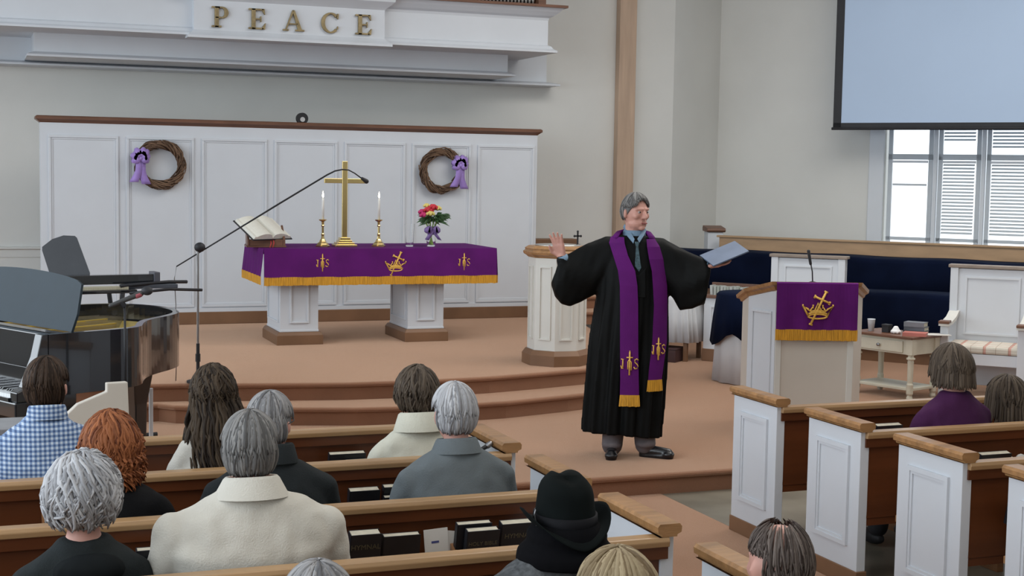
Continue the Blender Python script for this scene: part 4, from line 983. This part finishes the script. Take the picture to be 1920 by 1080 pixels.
def hair(par, c, mat, look=0, s=1.0, r=(.088, .104, .118), n=260, drop=2.05, face=1.0, extra=0.0, wave=.0, lock=.010, vol=.0, part=0, rnd=.006, name='hair', thin=0.0, back=None, up=.012, var=(.88, 1.05), earcut=False):
    """locks follow the skull from the crown downwards; face = polar angle limit over the forehead"""
    R_ = Matrix.Rotation(look, 3, 'Z'); c = Vector(c)+Vector((0, 0, up*s)); mb = MB(); rx, ry, rz = [q*s for q in r]
    rs = random.Random(int(c.x*1000)+int(c.y*100)+n)
    mb.tone = .25
    # under cap: ellipsoid without the face side
    rings = []
    for i in range(11):
        ring = []
        for j in range(28):
            az = 2*pi*j/28; fr = max(0, sin(az)); lim = drop*.93*(1-fr)+face*.98*fr; th = max(.02, lim*i/10)
            k = .955
            ring.append(c+R_ @ Vector((rx*k*sin(th)*cos(az), ry*k*sin(th)*sin(az)-.004*s, rz*k*cos(th))))
        rings.append(ring)
    inner = [[c+(p-c)*.90 for p in rg] for rg in rings]
    if not thin: mb.loft(rings+inner[::-1], cap=False)
    for _ in range(n):
        az = rs.uniform(0, 2*pi); fr = max(0, sin(az)); lim = drop*(1-fr**.8)+face*fr**.8
        lim *= rs.uniform(*var)
        if earcut and abs(cos(az)) > .86 and sin(az) > -.42: lim = min(lim, rs.uniform(1.28, 1.42))
        th0 = rs.uniform(.0, .75)*lim*(1 if rs.random() > .3 else .3)
        if thin and th0 < thin: th0 = thin+rs.uniform(0, .9)
        mb.tone = rs.random(); pts = []; K = 9; jit = rs.uniform(-rnd, rnd*1.4); ph = rs.uniform(0, 6.28); daz = rs.uniform(-.35, .35)
        L = extra*rs.uniform(.7, 1.08) if fr < .75 else extra*.0
        for k in range(K):
            q = k/(K-1); th = th0+(lim-th0)*q; a = az+daz*q
            bul = 1+vol*sin(min(pi, th*.85))
            p = Vector(((rx+jit)*bul*sin(th)*cos(a), (ry+jit)*bul*sin(th)*sin(a), (rz+jit)*cos(th)*(1+vol*.35)))
            w_ = wave*sin(q*9+ph); p += Vector((w_*cos(a+1.57), w_*sin(a+1.57), wave*.4*cos(q*11+ph)))
            pts.append(p)
        if L > 0.01:
            e = pts[-1].copy(); d = Vector((cos(az+daz)*.15, sin(az+daz)*.15, -1)); K2 = 8
            if back is not None: d = Vector((cos(az+daz)*.10, sin(az+daz)*.12+back, -1))
            for k in range(1, K2+1):
                q = k/K2; w_ = wave*2.0*sin(q*8+ph); e2 = e+d*L*q+Vector((w_*cos(ph), w_*.5*sin(ph), 0)); pts.append(e2)
        rr = [lock*s*(.45+.75*sin(pi*min(1, (.1+.8*i/(len(pts)-1))))) for i in range(len(pts))]; rr[-1] *= .35; rr[0] *= .6
        mb.tube([c+R_ @ p for p in pts], rr, 6, flat=.6)
    return mb.build(name, mat, par, smooth=True, tone=True)
def seated(nm_label, x, y, ztop, sw, cloth, hkind, look=0, hs=1.0, hairkw={}, lean=0, collar=None, pants=None, bulk=1.0, headdx=0, noface=False, sleeves=True, zs_drop=.302):
    t = thing('person', nm_label, 'person', (x, y, 0), 0)
    zc_ = ztop-.118*hs-.012; zs = ztop-zs_drop; hw = sw/2
    HC = Vector((headdx, .03+lean, zc_))
    sk = MB(); P = head_skin(sk, HC, look, hs)
    sk.cap((headdx*.5, -.01+lean*.7, zs+.0), .055, (headdx, .01+lean, zc_-.06), .05)
    # torso and limbs of the one continuous body
    def torso(g):
        rings = []
        for z, rx, ry, cy in ((.44, .165*bulk, .125, .02), (.52, .175*bulk, .13, .01), (.62, .155*bulk, .115, -.01), ((.62+zs)/2, .165*bulk, .115, -.02+lean*.3), (zs-.15, hw-.050, .115, -.02+lean*.5), (zs-.08, hw-.055, .10, -.01+lean*.6), (zs-.030, hw*.80, .090, lean*.7), (zs+.008, hw*.56, .076, lean*.7), (zs+.032, hw*.36, .066, lean*.75), (zs+.060, .062, .060, lean*.8)):
            rings.append([Vector(((rx+g)*cos(2*pi*i/20), cy+(ry*(1+.15*(bulk-1))+g)*sin(2*pi*i/20), z)) for i in range(20)])
        return rings
    arms = []
    for q in (-1, 1):
        sh = (q*(hw-.060), lean*.6, zs-.085); el = (q*(hw-.0), .05+lean*.4, max(.62, zs-.33)); wr = (q*.10, .30, .62)
        arms.append((sh, el, wr))
        sk.chain([(sh, .045), (el, .036), (wr, .026)]); sk.cap(wr, .03, (q*.05, .35, .60), .032)
        for f in range(4): sk.cap((q*.05+.014*(f-1.5), .36, .60), .009, (q*.03+.014*(f-1.5), .43-.006*abs(f-1.5), .585), .008)
        sk.cap((q*.035, .34, .61), .010, (q*.0, .375, .60), .009)
        sk.chain([((q*.09, .04, .53), .075), ((q*.12, .43, .50), .055), ((q*.12, .46, .12), .038)]); sk.cap((q*.12, .46, .05), .035, (q*.125, .56, .035), .03)
    sk.loft(torso(-.006))
    sk.build('body', skin, t, remesh=.009, sm=5)
    if not noface: eyes(t, P, hs)
    g = MB(); g.loft(torso(.014))
    for sh, el, wr in arms: g.chain([(sh, .060*(.7+.3*bulk)), (el, .055), (wr, .040)])
    jk = g.build('jacket' if collar != 'shirt' else 'shirt', cloth, t, remesh=.011, sm=9)
    ds = jk.modifiers.new('folds', 'DISPLACE'); ds.texture = FOLD; ds.strength = .022; ds.mid_level = .5; ds.texture_coords = 'LOCAL'
    pn = MB()
    for q in (-1, 1): pn.chain([((q*.09, .02, .53), .098), ((q*.12, .43, .51), .075), ((q*.12, .46, .11), .058)])
    pn.ell((0, 0, .52), (.175*bulk+.01, .14, .10)); pn.build('trousers', pants or M('dark_trousers', (.03, .03, .035), .8), t, remesh=.014, sm=4)
    sh_ = MB()
    for q in (-1, 1): sh_.ell((q*.122, .52, .045), (.045, .12, .043))
    sh_.build('shoes', blackm, t, remesh=.012, sm=2)
    if hkind: hair(t, HC, HR[hkind], look, hs, **hairkw)
    return t, HC, P, zs
def collar(t, c, r0, r1, z0, z1, mat, name='collar', gap=0.0, thick=.008):
    mb = MB(); rings = []
    for (r_, z) in ((r0, z0), (r1, z1), (r1+thick, z1+.002), (r1+thick*1.6, z1-.006), (r0+thick*1.8, z0-.004)):
        rings.append([Vector((c[0]+r_*cos(a_), c[1]+r_*.95*sin(a_), z+.012*sin(a_)*-1)) for a_ in [pi/2+gap+(2*pi-2*gap)*i/24 for i in range(25)]])
    mb.loft(rings, cap=False, closed=False); mb.build(name, mat, t, smooth=True, fixn=True)
def gingham():
    mt = bpy.data.materials.new('blue_gingham'); mt.use_nodes = True; nt = mt.node_tree; N = nt.nodes; L = nt.links; b = N['Principled BSDF']
    tc = N.new('ShaderNodeTexCoord'); sx = N.new('ShaderNodeSeparateXYZ'); L.new(tc.outputs['Object'], sx.inputs[0]); fs = []
    for ax in 'XZ':
        m1 = N.new('ShaderNodeMath'); m1.operation = 'MULTIPLY'; m1.inputs[1].default_value = 1/.0185; L.new(sx.outputs[ax], m1.inputs[0])
        m2 = N.new('ShaderNodeMath'); m2.operation = 'FRACT'; L.new(m1.outputs[0], m2.inputs[0])
        m3 = N.new('ShaderNodeMath'); m3.operation = 'LESS_THAN'; m3.inputs[1].default_value = .5; L.new(m2.outputs[0], m3.inputs[0]); fs.append(m3)
    ad = N.new('ShaderNodeMath'); ad.operation = 'ADD'; L.new(fs[0].outputs[0], ad.inputs[0]); L.new(fs[1].outputs[0], ad.inputs[1])
    cr = N.new('ShaderNodeValToRGB'); dv = N.new('ShaderNodeMath'); dv.operation = 'DIVIDE'; dv.inputs[1].default_value = 2; L.new(ad.outputs[0], dv.inputs[0]); L.new(dv.outputs[0], cr.inputs[0])
    cr.color_ramp.interpolation = 'CONSTANT'; e = cr.color_ramp.elements; e[0].color = (.52, .59, .68, 1); e[1].position = .75; e[1].color = (.055, .10, .22, 1); m = e.new(.25); m.color = (.19, .28, .45, 1)
    L.new(cr.outputs[0], b.inputs['Base Color']); b.inputs['Roughness'].default_value = .85; return mt
GI = gingham()
short = dict(n=620, drop=2.32, face=.95, lock=.0058, extra=.0, earcut=True, var=(.93, 1.02), rnd=.004, r=(.085, .102, .116))
# 1 gingham shirt man
t, HC, P, zs = seated('man with short brown hair in blue gingham shirt, leftmost in view', .285, 6.15, 1.262, .50, GI, 'brown', look=radians(-22), hairkw=dict(short), collar='shirt', bulk=1.1)
collar(t, (0, .0), .072, .063, zs+.045, zs+.10, GI)
# 2 long hair woman
t, HC, P, zs = seated('woman with long wavy dark brown hair in cream top', .975, 6.15, 1.20, .36, fabric('cream_blouse', (.55, .52, .46)), 'longbrown', look=radians(8), hairkw=dict(n=620, drop=1.9, face=.95, extra=.33, wave=.010, lock=.0066, vol=.04, back=-.22), collar='shirt')
# 3 red hair woman
t, HC, P, zs = seated('woman with auburn red shoulder-length hair in black jacket', .477, 5.4, 1.143, .46, fabric('black_jacket', (.005, .005, .006)), 'red', look=radians(-5), hairkw=dict(n=760, drop=2.0, face=.95, extra=.09, wave=.008, lock=.0070, vol=.16, up=.006), bulk=1.05)
# 4 curly white woman
t, HC, P, zs = seated('woman with short curly white hair in dark hooded jacket, lower left', .32, 4.6, 1.132, .44, fabric('charcoal_jacket', (.018, .022, .023)), 'white', look=radians(-28), hairkw=dict(n=1100, drop=2.25, face=1.0, wave=.017, lock=.0062, vol=.13, rnd=.014), bulk=1.1)
mb = MB(); mb.ell((.01, -.075, zs-.035), (.115, .06, .06)); mb.cap((-.10, -.02, zs-.02), .028, (-.02, -.09, zs-.02), .035); mb.cap((.11, -.02, zs-.02), .028, (.02, -.09, zs-.02), .035); mb.cap((-.1, -.02, zs-.02), .026, (-.06, .06, zs), .02); mb.cap((.11, -.02, zs-.02), .026, (.06, .06, zs), .02)
mb.build('hood', M('black_hood', (.010, .012, .013), .9, spec=.1), t, remesh=.008, sm=4)
# 5 polo man
polo = fabric('cream_polo', (.62, .59, .52)); t, HC, P, zs = seated('large man with grey hair in cream polo shirt', .849, 4.6, 1.262, .62, polo, 'grey', look=radians(-12), hs=1.05, hairkw=dict(short), collar='shirt', bulk=1.45)
collar(t, (0, .0), .100, .070, zs+.025, zs+.088, polo, thick=.014)
# 6 dark jacket man
dj = fabric('dark_nylon_jacket', (.020, .024, .026)); t, HC, P, zs = seated('grey haired man with glasses in dark jacket, behind polo man', 1.072, 5.4, 1.198, .52, dj, 'silver', look=radians(-35), hairkw=dict(short), bulk=1.25)
collar(t, (0, -.0), .086, .070, zs+.03, zs+.10, dj, thick=.012)
sp_ = MB()
for q in (-1, 1): sp_.tube([P(q*.084, -.01, .008), P(q*.080, .05, .01), P(q*.060, .098, .008)], .0022, 5)
sp_.tube([P(-.06, .098, .008), P(.06, .098, .008)], .0022, 5); sp_.build('glasses', blackm, t)
# 7 cream jacket woman
cj = fabric('ivory_wool_jacket', (.60, .585, .49)); t, HC, P, zs = seated('woman with short brown hair in ivory wool jacket', 1.90, 6.15, 1.163, .45, cj, 'bob', look=radians(5), hairkw=dict(n=620, drop=2.25, face=.95, lock=.0066, vol=.06, wave=.006, rnd=.008), bulk=1.0)
collar(t, (0, -.005), .092, .072, zs+.02, zs+.10, cj, thick=.016)
# 8 grey suit man
gs = fabric('grey_wool_suit', (.135, .155, .165)); t, HC, P, zs = seated('white haired man in grey suit jacket', 1.827, 5.4, 1.202, .50, gs, 'white', look=radians(0), hairkw=dict(short, lock=.0064, rnd=.006), bulk=1.2)
collar(t, (0, .0), .085, .066, zs+.025, zs+.08, gs, thick=.012)
# 9 hat person
hc = fabric('grey_herringbone_coat', (.085, .09, .095), vary=.4, scale=60)
t, HC, P, zs = seated('person in black fedora hat, black scarf and grey coat', 1.659, 3.85, 1.11, .52, hc, 'silver', look=radians(6), hairkw=dict(short, drop=2.1, n=500, earcut=False), bulk=1.15, zs_drop=.205)
mb = MB(); mb.lathe([(.155, -.02), (.15, .015), (.125, .04), (.118, .05), (.125, .062), (.112, .085), (.095, .10), (.06, .11)], 24, (0, .01, zs+.01)); mb.cap((-.1, -.04, zs-.02), .03, (.1, -.04, zs-.01), .032); mb.cap((.08, .05, zs-.02), .03, (.09, -.05, zs-.05), .035); mb.build('black_scarf', M('black_scarf', (.003, .003, .004), .95, spec=.1), t, remesh=.009, sm=3)
hat = thing('black_fedora_hat', 'black felt fedora hat worn above the black scarf', 'hat', (1.659, 3.875, HC.z+.030))
felt = M('black_felt', (.0045, .0065, .0065), .9, vary=.25, spec=.1)
cr_ = MB(); rings = []
for i in range(14):
    q = i/13; z = -.012+.165*q if q < .85 else -.012+.165*.85+.022*sin((q-.85)/.15*pi/2)
    rr_ = (1-.20*q)*(1 if q < .6 else sqrt(max(.0004, 1-((q-.6)/.4)**2.4))); rr_ = max(rr_, .02)
    ring = []
    for j in range(40):
        a = 2*pi*j/40; x = .094*rr_*cos(a); y = .108*rr_*sin(a)
        zz = z-(.022*math.exp(-(x/.024)**2)*max(0, (q-.6)/.4)*(.4+.6*max(0, sin(a)))) + .012*sin(a)*q
        pinch = 1-.16*q*math.exp(-((a-pi/2)/.5)**2)
        ring.append(Vector((x*pinch, y, zz)))
    rings.append(ring)
cr_.loft(rings).build('crown', felt, hat, smooth=True)
br = MB(); rings = []
for r_ in (.90, 1.0, 1.14, 1.27, 1.37, 1.43):
    ring = []
    for j in range(48):
        a = 2*pi*j/48; k = ((r_-.9)/.48)**1.5
        ring.append(Vector((.094*r_*cos(a)*1.0, .108*r_*sin(a)*1.0, -.008+k*(.064*abs(cos(a))**1.6-.014-.022*max(0, -sin(a))))))
    rings.append(ring)
br.loft(rings+[[p+Vector((0, 0, -.004)) for p in rg] for rg in reversed(rings)], cap=False).build('brim', felt, hat, smooth=True)
MB().lathe([(1.0, -.006), (1.025, 0), (1.012, .03), (.985, .03)], 36).xf(Matrix.Diagonal((.094, .108, 1, 1))).build('band', M('black_ribbon_band', (.006, .006, .008), .7, spec=.15), hat, smooth=True)
MB().tube([(-.1, -.02, .0), (-.104, -.01, .03), (-.098, -.005, .045)], .0025, 5).build('hat_pin', metalm, hat)
# 10 blonde
t, HC, P, zs = seated('person with pale blonde hair at the bottom edge beside the black hat', 1.486, 3.1, 1.126, .42, fabric('beige_coat', (.3, .26, .2)), 'blonde', hairkw=dict(n=650, drop=2.0, face=.95, vol=.10, lock=.0068))
# 11 white-topped head
t, HC, P, zs = seated('person whose white haired crown just shows at the bottom edge', .731, 3.1, 1.162, .42, fabric('dark_blue_coat', (.03, .04, .07)), 'silver', hairkw=dict(short))
# 12 balding man
t, HC, P, zs = seated('balding man with grey side hair at the bottom right, by the aisle', 1.948, 3.1, 1.183, .46, fabric('brown_coat', (.12, .08, .05)), 'mixed', look=radians(0), hs=1.02, hairkw=dict(n=330, drop=2.3, face=.75, lock=.0032, thin=.34, rnd=.002, earcut=True, var=(.95, 1.01), r=(.078, .097, .109)))
# 13 bob woman
pj = fabric('plum_sweater', (.055, .014, .055)); t, HC, P, zs = seated('woman with ash brown bob haircut in plum purple sweater', 4.86, 6.15, 1.187, .46, pj, 'bob', look=radians(12), hairkw=dict(n=760, drop=1.72, face=.95, extra=.085, lock=.0064, vol=.15, rnd=.003, var=(.97, 1.02)), collar='shirt', bulk=1.1)
# 14 edge person
t, HC, P, zs = seated('person with dark brown hair leaning at the right picture edge', 5.30, 6.15, .99, .40, fabric('brown_knit', (.05, .035, .025)), 'bob', look=radians(25), hairkw=dict(n=560, drop=1.9, face=.9, extra=.14, lock=.007, vol=.1, back=0.0), headdx=-.0, lean=.08)

# ------------------------------------------------------------------ the minister
va = radians(26); MLx, MLy = 4.20, 8.70
MN = thing('person', 'minister in black robe and purple stole with arms spread, facing right', 'person', (MLx, MLy, Z0), -va)
# local: x to the picture right, -y towards the camera, z up
look = radians(-140)    # face (+y in head frame) turned towards picture right and a little to the camera
HCm = Vector((-.005, .0, 1.665)); sk = MB(); P = head_skin(sk, HCm, look, 1.05)
Rl = Matrix.Rotation(look, 3, 'Z')
sk.ell(HCm+Rl @ Vector((0, .02, -.075)), (.068, .07, .05), 12, 8, rot=Rl)       # full jowls
sk.cap((-.01, .015, 1.50), .066, HCm+Vector((0, .0, -.05)), .062)
sk.loft([[Vector((rx*cos(2*pi*i/20), ry*sin(2*pi*i/20), z)) for i in range(20)] for z, rx, ry in ((.86, .17, .12), (1.0, .17, .125), (1.2, .18, .13), (1.38, .19, .115), (1.46, .14, .09), (1.51, .06, .06))])
def hand(mb, wrist, palm_dir, spread, normal, s=1.0, curl=.25, thumb=1):
    w = Vector(wrist); d = Vector(palm_dir).normalized(); n = Vector(normal).normalized(); sd = Vector(spread).normalized()
    mb.cap(w-d*.03, .027*s, w, .026*s)
    for k in (-1.5, -.5, .5, 1.5): mb.cap(w+sd*.010*k*s, .016*s, w+d*.082*s+sd*.0195*k*s, .0135*s)
    lens = (.062, .075, .079, .070)
    for k, L in zip((-1.5, -.5, .5, 1.5), lens):
        p = w+d*.085*s+sd*.0195*k*s; fan = (d+sd*.13*k).normalized(); pts = [(p, .0100*s)]
        for j, (fr, cu) in enumerate(((.45, .35), (.32, .8), (.25, 1.2))):
            dd = (fan+n*curl*cu).normalized(); p = p+dd*L*fr*s*1.05; pts.append((p, (.0092, .0085, .0075)[j]*s))
        mb.chain(pts)
    b = w+d*.02*s-sd*.024*s*thumb; mb.chain([(b, .015*s), (b+(d*.55-sd*thumb+n*.4).normalized()*.042*s, .012*s), (b+(d*.9-sd*thumb*.75+n*.5).normalized()*.078*s, .0095*s)])
# left in picture: forearm up, palm towards the camera
WL = Vector((-.49, -.08, 1.355)); WR = Vector((.475, -.06, 1.315))
sk.chain([((-.19, .0, 1.42), .055), ((-.36, -.0, 1.22), .045), (WL, .030)]); hand(sk, WL, (-.28, -.10, .95), (-.80, .35, -.15), (.1, -.9, .25), 1.04, curl=.22, thumb=-1)
sk.chain([((.19, .0, 1.42), .055), ((.33, -.02, 1.23), .045), (WR, .030)]); hand(sk, WR, (.96, -.05, .16), (.1, -.95, -.15), (-.1, .05, .95), 1.0, curl=.30, thumb=-1)
for q, kx, ax, ay, tx, ty in ((-1, -.10, -.12, -.02, -.125, -.14), (1, .08, .085, .0, .21, -.06)):
    sk.chain([((q*.09, .0, .90), .085), ((kx, .0, .50), .06), ((ax, ay, .09), .042)]); sk.cap((ax, ay, .05), .03, (ax+(tx-ax)*.5, ay+(ty-ay)*.5, .036), .022)
sk.build('body', skin, MN, remesh=.0058, sm=3)
eyes(MN, P, 1.05)
hair(MN, HCm, HR['grey'], look, 1.05, n=640, drop=2.15, face=.86, lock=.0055, r=(.083, .100, .113), rnd=.004, earcut=True, var=(.94, 1.02))
# robe: solid of pleated rings
def robe_r(z):
    T = [(.165, .262, .165), (.30, .265, .165), (.55, .262, .155), (.80, .262, .15), (1.05, .245, .155), (1.20, .235, .155), (1.34, .228, .135), (1.42, .215, .115), (1.475, .155, .095), (1.51, .085, .075)]
    for (z0, a0, b0), (z1, a1, b1) in zip(T, T[1:]):
        if z <= z1: q = (z-z0)/(z1-z0); return a0+(a1-a0)*q, b0+(b1-b0)*q
    return T[-1][1:]
def robe_c(z): return (-.065+.055*min(1, max(0, (z-.2)/.9)))
g = MB(); rings = []
zsn = [.165+(1.51-.165)*i/34 for i in range(35)]
for z in zsn:
    rx, ry = robe_r(z); cx = robe_c(z); am = .017*max(0, min(1, (1.35-z)/.8)); ring = []
    for j in range(120):
        a = 2*pi*j/120; f = am*(sin(13*a+.8*sin(z*3))+.5*sin(29*a+2*z)); 
        ring.append(Vector((cx+(rx+f)*cos(a), (ry+f)*sin(a), z-(.03*max(0, cos(a))*(1 if z < .2 else 0)))))
    rings.append(ring)
g.loft(rings)
def sleeve(rows):
    rings = []
    for k, (x, y, zc2, hh, dd) in enumerate(rows):
        ring = []
        for j in range(36):
            a = 2*pi*j/36; f = .008*sin(5*a+k*1.3)*(k > 1); ring.append(Vector((x+.02*sin(a)*(k > 2), y+(dd+f)*cos(a), zc2+(hh+f)*sin(a))))
        rings.append(ring)
    g.loft(rings)
sleeve([(-.10, .0, 1.36, .14, .10), (-.20, .0, 1.335, .165, .10), (-.27, -.005, 1.29, .185, .10), (-.34, -.02, 1.255, .20, .095), (-.41, -.04, 1.215, .195, .09), (-.47, -.06, 1.20, .17, .085), (-.515, -.07, 1.215, .125, .07), (-.54, -.075, 1.235, .06, .04)])
g.chain([((-.46, -.07, 1.27), .055), ((-.485, -.08, 1.335), .042)])
sleeve([(.10, .0, 1.36, .14, .10), (.19, .0, 1.325, .17, .10), (.26, -.01, 1.28, .18, .10), (.33, -.02, 1.215, .20, .095), (.41, -.04, 1.20, .175, .09), (.47, -.05, 1.20, .155, .085), (.495, -.055, 1.198, .14, .07)])
rb_ = g.build('robe', robe, MN, remesh=.0085, sm=2)
# white-blue shirt cuffs, collar, tie
blue = M('blue_shirt', (.17, .26, .36), .7); 
MB().tube([(-.468, -.078, 1.318), (-.488, -.083, 1.365)], [.037, .036], 16).build('shirt_cuff', blue, MN, smooth=True); MB().tube([(.462, -.056, 1.312), (.495, -.058, 1.318)], [.035, .034], 16).build('shirt_cuff', blue, MN, smooth=True)
mb = MB()
for pts in ([(-.085, .02, 1.565), (-.055, -.085, 1.51), (-.012, -.125, 1.462), (-.004, -.118, 1.49), (-.03, -.07, 1.53), (-.075, .02, 1.585)], [(.075, .0, 1.545), (.055, -.085, 1.51), (.028, -.125, 1.467), (.014, -.118, 1.492), (.035, -.075, 1.525), (.06, .0, 1.565)]):
    top = [Vector(p) for p in pts]; mb.add(top+[p+Vector((0, .014, -.004)) for p in top], [(0, 1, 4, 5), (1, 2, 3, 4), (11, 10, 7, 6), (10, 9, 8, 7), (0, 5, 11, 6), (5, 4, 10, 11), (4, 3, 9, 10), (3, 2, 8, 9), (2, 1, 7, 8), (1, 0, 6, 7)])
mb.lathe([(.078, 0), (.075, .04), (.068, .045), (.06, .03)], 24, (-.008, .005, 1.50)); mb.build('shirt_collar', blue, MN, fixn=True)
mb = MB(); mb.prism([(-.004, 1.475), (.030, 1.472), (.022, 1.44), (.045, 1.30), (.03, 1.27), (.002, 1.31), (.006, 1.44)], -.150, -.138, 'y'); mb.build('tie', M('teal_tie', (.055, .10, .12), .5, vary=.5, scale=90), MN, fixn=True, bev=.003)
MB().prism([(-.02, 1.30), (.0, 1.25), (.03, 1.252), (.075, 1.30), (.08, 1.10), (.01, 1.10)], -.162, -.12, 'y').build('robe_yoke', robe, MN, fixn=True, bev=.006)
# stole
def stole(rows, name='stole'):
    mb = MB(); rings = []
    for xa, xb, z, yo in rows:
        n = 8; r = []
        for i in range(n+1):
            x = xa+(xb-xa)*i/n; rx, ry = robe_r(min(z, 1.509)); cx = robe_c(z); u = max(-.985, min(.985, (x-cx)/(rx+.02))); y = -(ry+.016)*sqrt(1-u*u)-.004-yo
            r.append(Vector((x, y, z+(.0))))
        rings.append(r+[p+Vector((0, .006, 0)) for p in reversed(r)])
    mb.loft(rings); return mb.build(name, purple, MN, fixn=True)
def yat(x, z, yo=0):
    rx, ry = robe_r(min(z, 1.509)); cx = robe_c(z); u = max(-.985, min(.985, (x-cx)/(rx+.02))); return -(ry+.016)*sqrt(1-u*u)-.004-yo
rowsL = [(-.165, -.075, 1.50, .008), (-.175, -.070, 1.46, .01), (-.145, -.045, 1.38, .012), (-.11, .005, 1.28, .014), (-.095, .022, 1.18, .014), (-.090, .030, 1.05, .012), (-.085, .036, .80, .012), (-.078, .045, .55, .012), (-.078, .050, .445, .012)]
rowsR = [(.075, .135, 1.49, .008), (.080, .165, 1.44, .01), (.095, .19, 1.36, .012), (.115, .205, 1.28, .012), (.125, .22, 1.18, .012), (.135, .225, 1.05, .012), (.130, .228, .80, .012), (.112, .208, .62, .012), (.108, .200, .545, .012)]
sL_ = stole(rowsL); sR_ = stole(rowsR)
nk_ = MB(); pts = []
for i in range(13):
    a = -.25*pi+pi*1.5*i/12; pts.append(Vector((-.012+.115*cos(a), .01+.085*sin(a), 1.545-.030*abs(cos(a)))))
for k in range(len(pts)-1): pass
rings = [[p*1.0+Vector((0, 0, .02)), p+Vector((.038*cos(-.25*pi+pi*1.5*i/12), .03*sin(-.25*pi+pi*1.5*i/12), -.025)), p+Vector((.035*cos(-.25*pi+pi*1.5*i/12), .028*sin(-.25*pi+pi*1.5*i/12), -.035)), p+Vector((0, 0, .008))] for i, p in enumerate(pts)]
nk_.loft(rings).build('stole_neck', purple, MN, fixn=True, smooth=True)
mb = MB()
for xa, xb, z1_, z0_ in ((-.078, .052, .448, .372), (.106, .202, .548, .472)):
    rings = [[], []]
    n = 16
    for i in range(n+1):
        x = xa+(xb-xa)*i/n
        rings[0].append(Vector((x, yat(x, z1_, .020), z1_))); rings[1].append(Vector((xa+(xb-xa)*i/n+(i/n-.5)*.012, yat(x, z0_, .022+.002*(i % 2)), z0_+random.uniform(-.003, .003))))
    mb.loft([r+[p+Vector((0, .008, 0)) for p in reversed(r)] for r in rings])
mb.build('gold_fringe', gold, MN, fixn=True)
ihs(lambda u, v: Vector((-.018+u, yat(-.018+u, .66+v, .022), .66+v)), .125).build('embroidered_monogram', goldthread, MN, smooth=True)
ihs(lambda u, v: Vector((.172+u*.8, yat(.172+u*.8, .755+v, .022), .755+v)), .115).build('embroidered_monogram', goldthread, MN, smooth=True)
# trousers and shoes
tr = M('grey_trousers', (.14, .12, .125), .8, vary=.2); mb = MB()
for p1, p2, p3, xs in (((-.10, .0, .5), (-.115, -.0, .25), (-.125, -.02, .075), 0), ((.08, .0, .5), (.085, .0, .25), (.10, .0, .085), 0)):
    mb.chain([(p1, .085), (p2, .078), (p3, .072)]); mb.ell((p3[0], p3[1]-.02, p3[2]+.01), (.074, .078, .04))
mb.build('trousers', tr, MN, remesh=.009, sm=3)
shm = M('black_shoe_leather', (.012, .012, .014), .25, spec=.6)
for c0, c1 in (((-.125, -.02), (-.128, -.155)), ((.095, .0), (.255, -.05))):
    mb = MB(); mb.cap((*c0, .045), .042, (c1[0], c1[1], .036), .034); mb.ell((c1[0], c1[1], .028), (.046, .05, .028)); mb.cap((c0[0], c0[1], .012), .038, (c1[0], c1[1], .014), .040); o = mb.build('shoe', shm, MN, remesh=.006, sm=3)
# tablet folder held in the hand
TB = thing('blue_grey_tablet_folder', 'flat blue grey folder held in the minister\'s hand', 'folder', (0, 0, 0))
box(-.135, .135, -.10, .10, -.005, .005).build('cover', M('blue_grey_cover', (.12, .16, .24), .4), TB, bev=.002)
box(-.128, .130, -.094, .094, -.0085, -.005).build('pages', M('dark_edge', (.02, .02, .03), .5), TB)
Mm = Matrix.Translation((MLx, MLy, Z0)) @ Matrix.Rotation(-va, 4, 'Z')
TB.matrix_world = Mm @ Matrix.Translation((.595, -.06, 1.402)) @ Matrix.Rotation(radians(-14), 4, 'Y') @ Matrix.Rotation(radians(24), 4, 'X') @ Matrix.Rotation(radians(20), 4, 'Z')
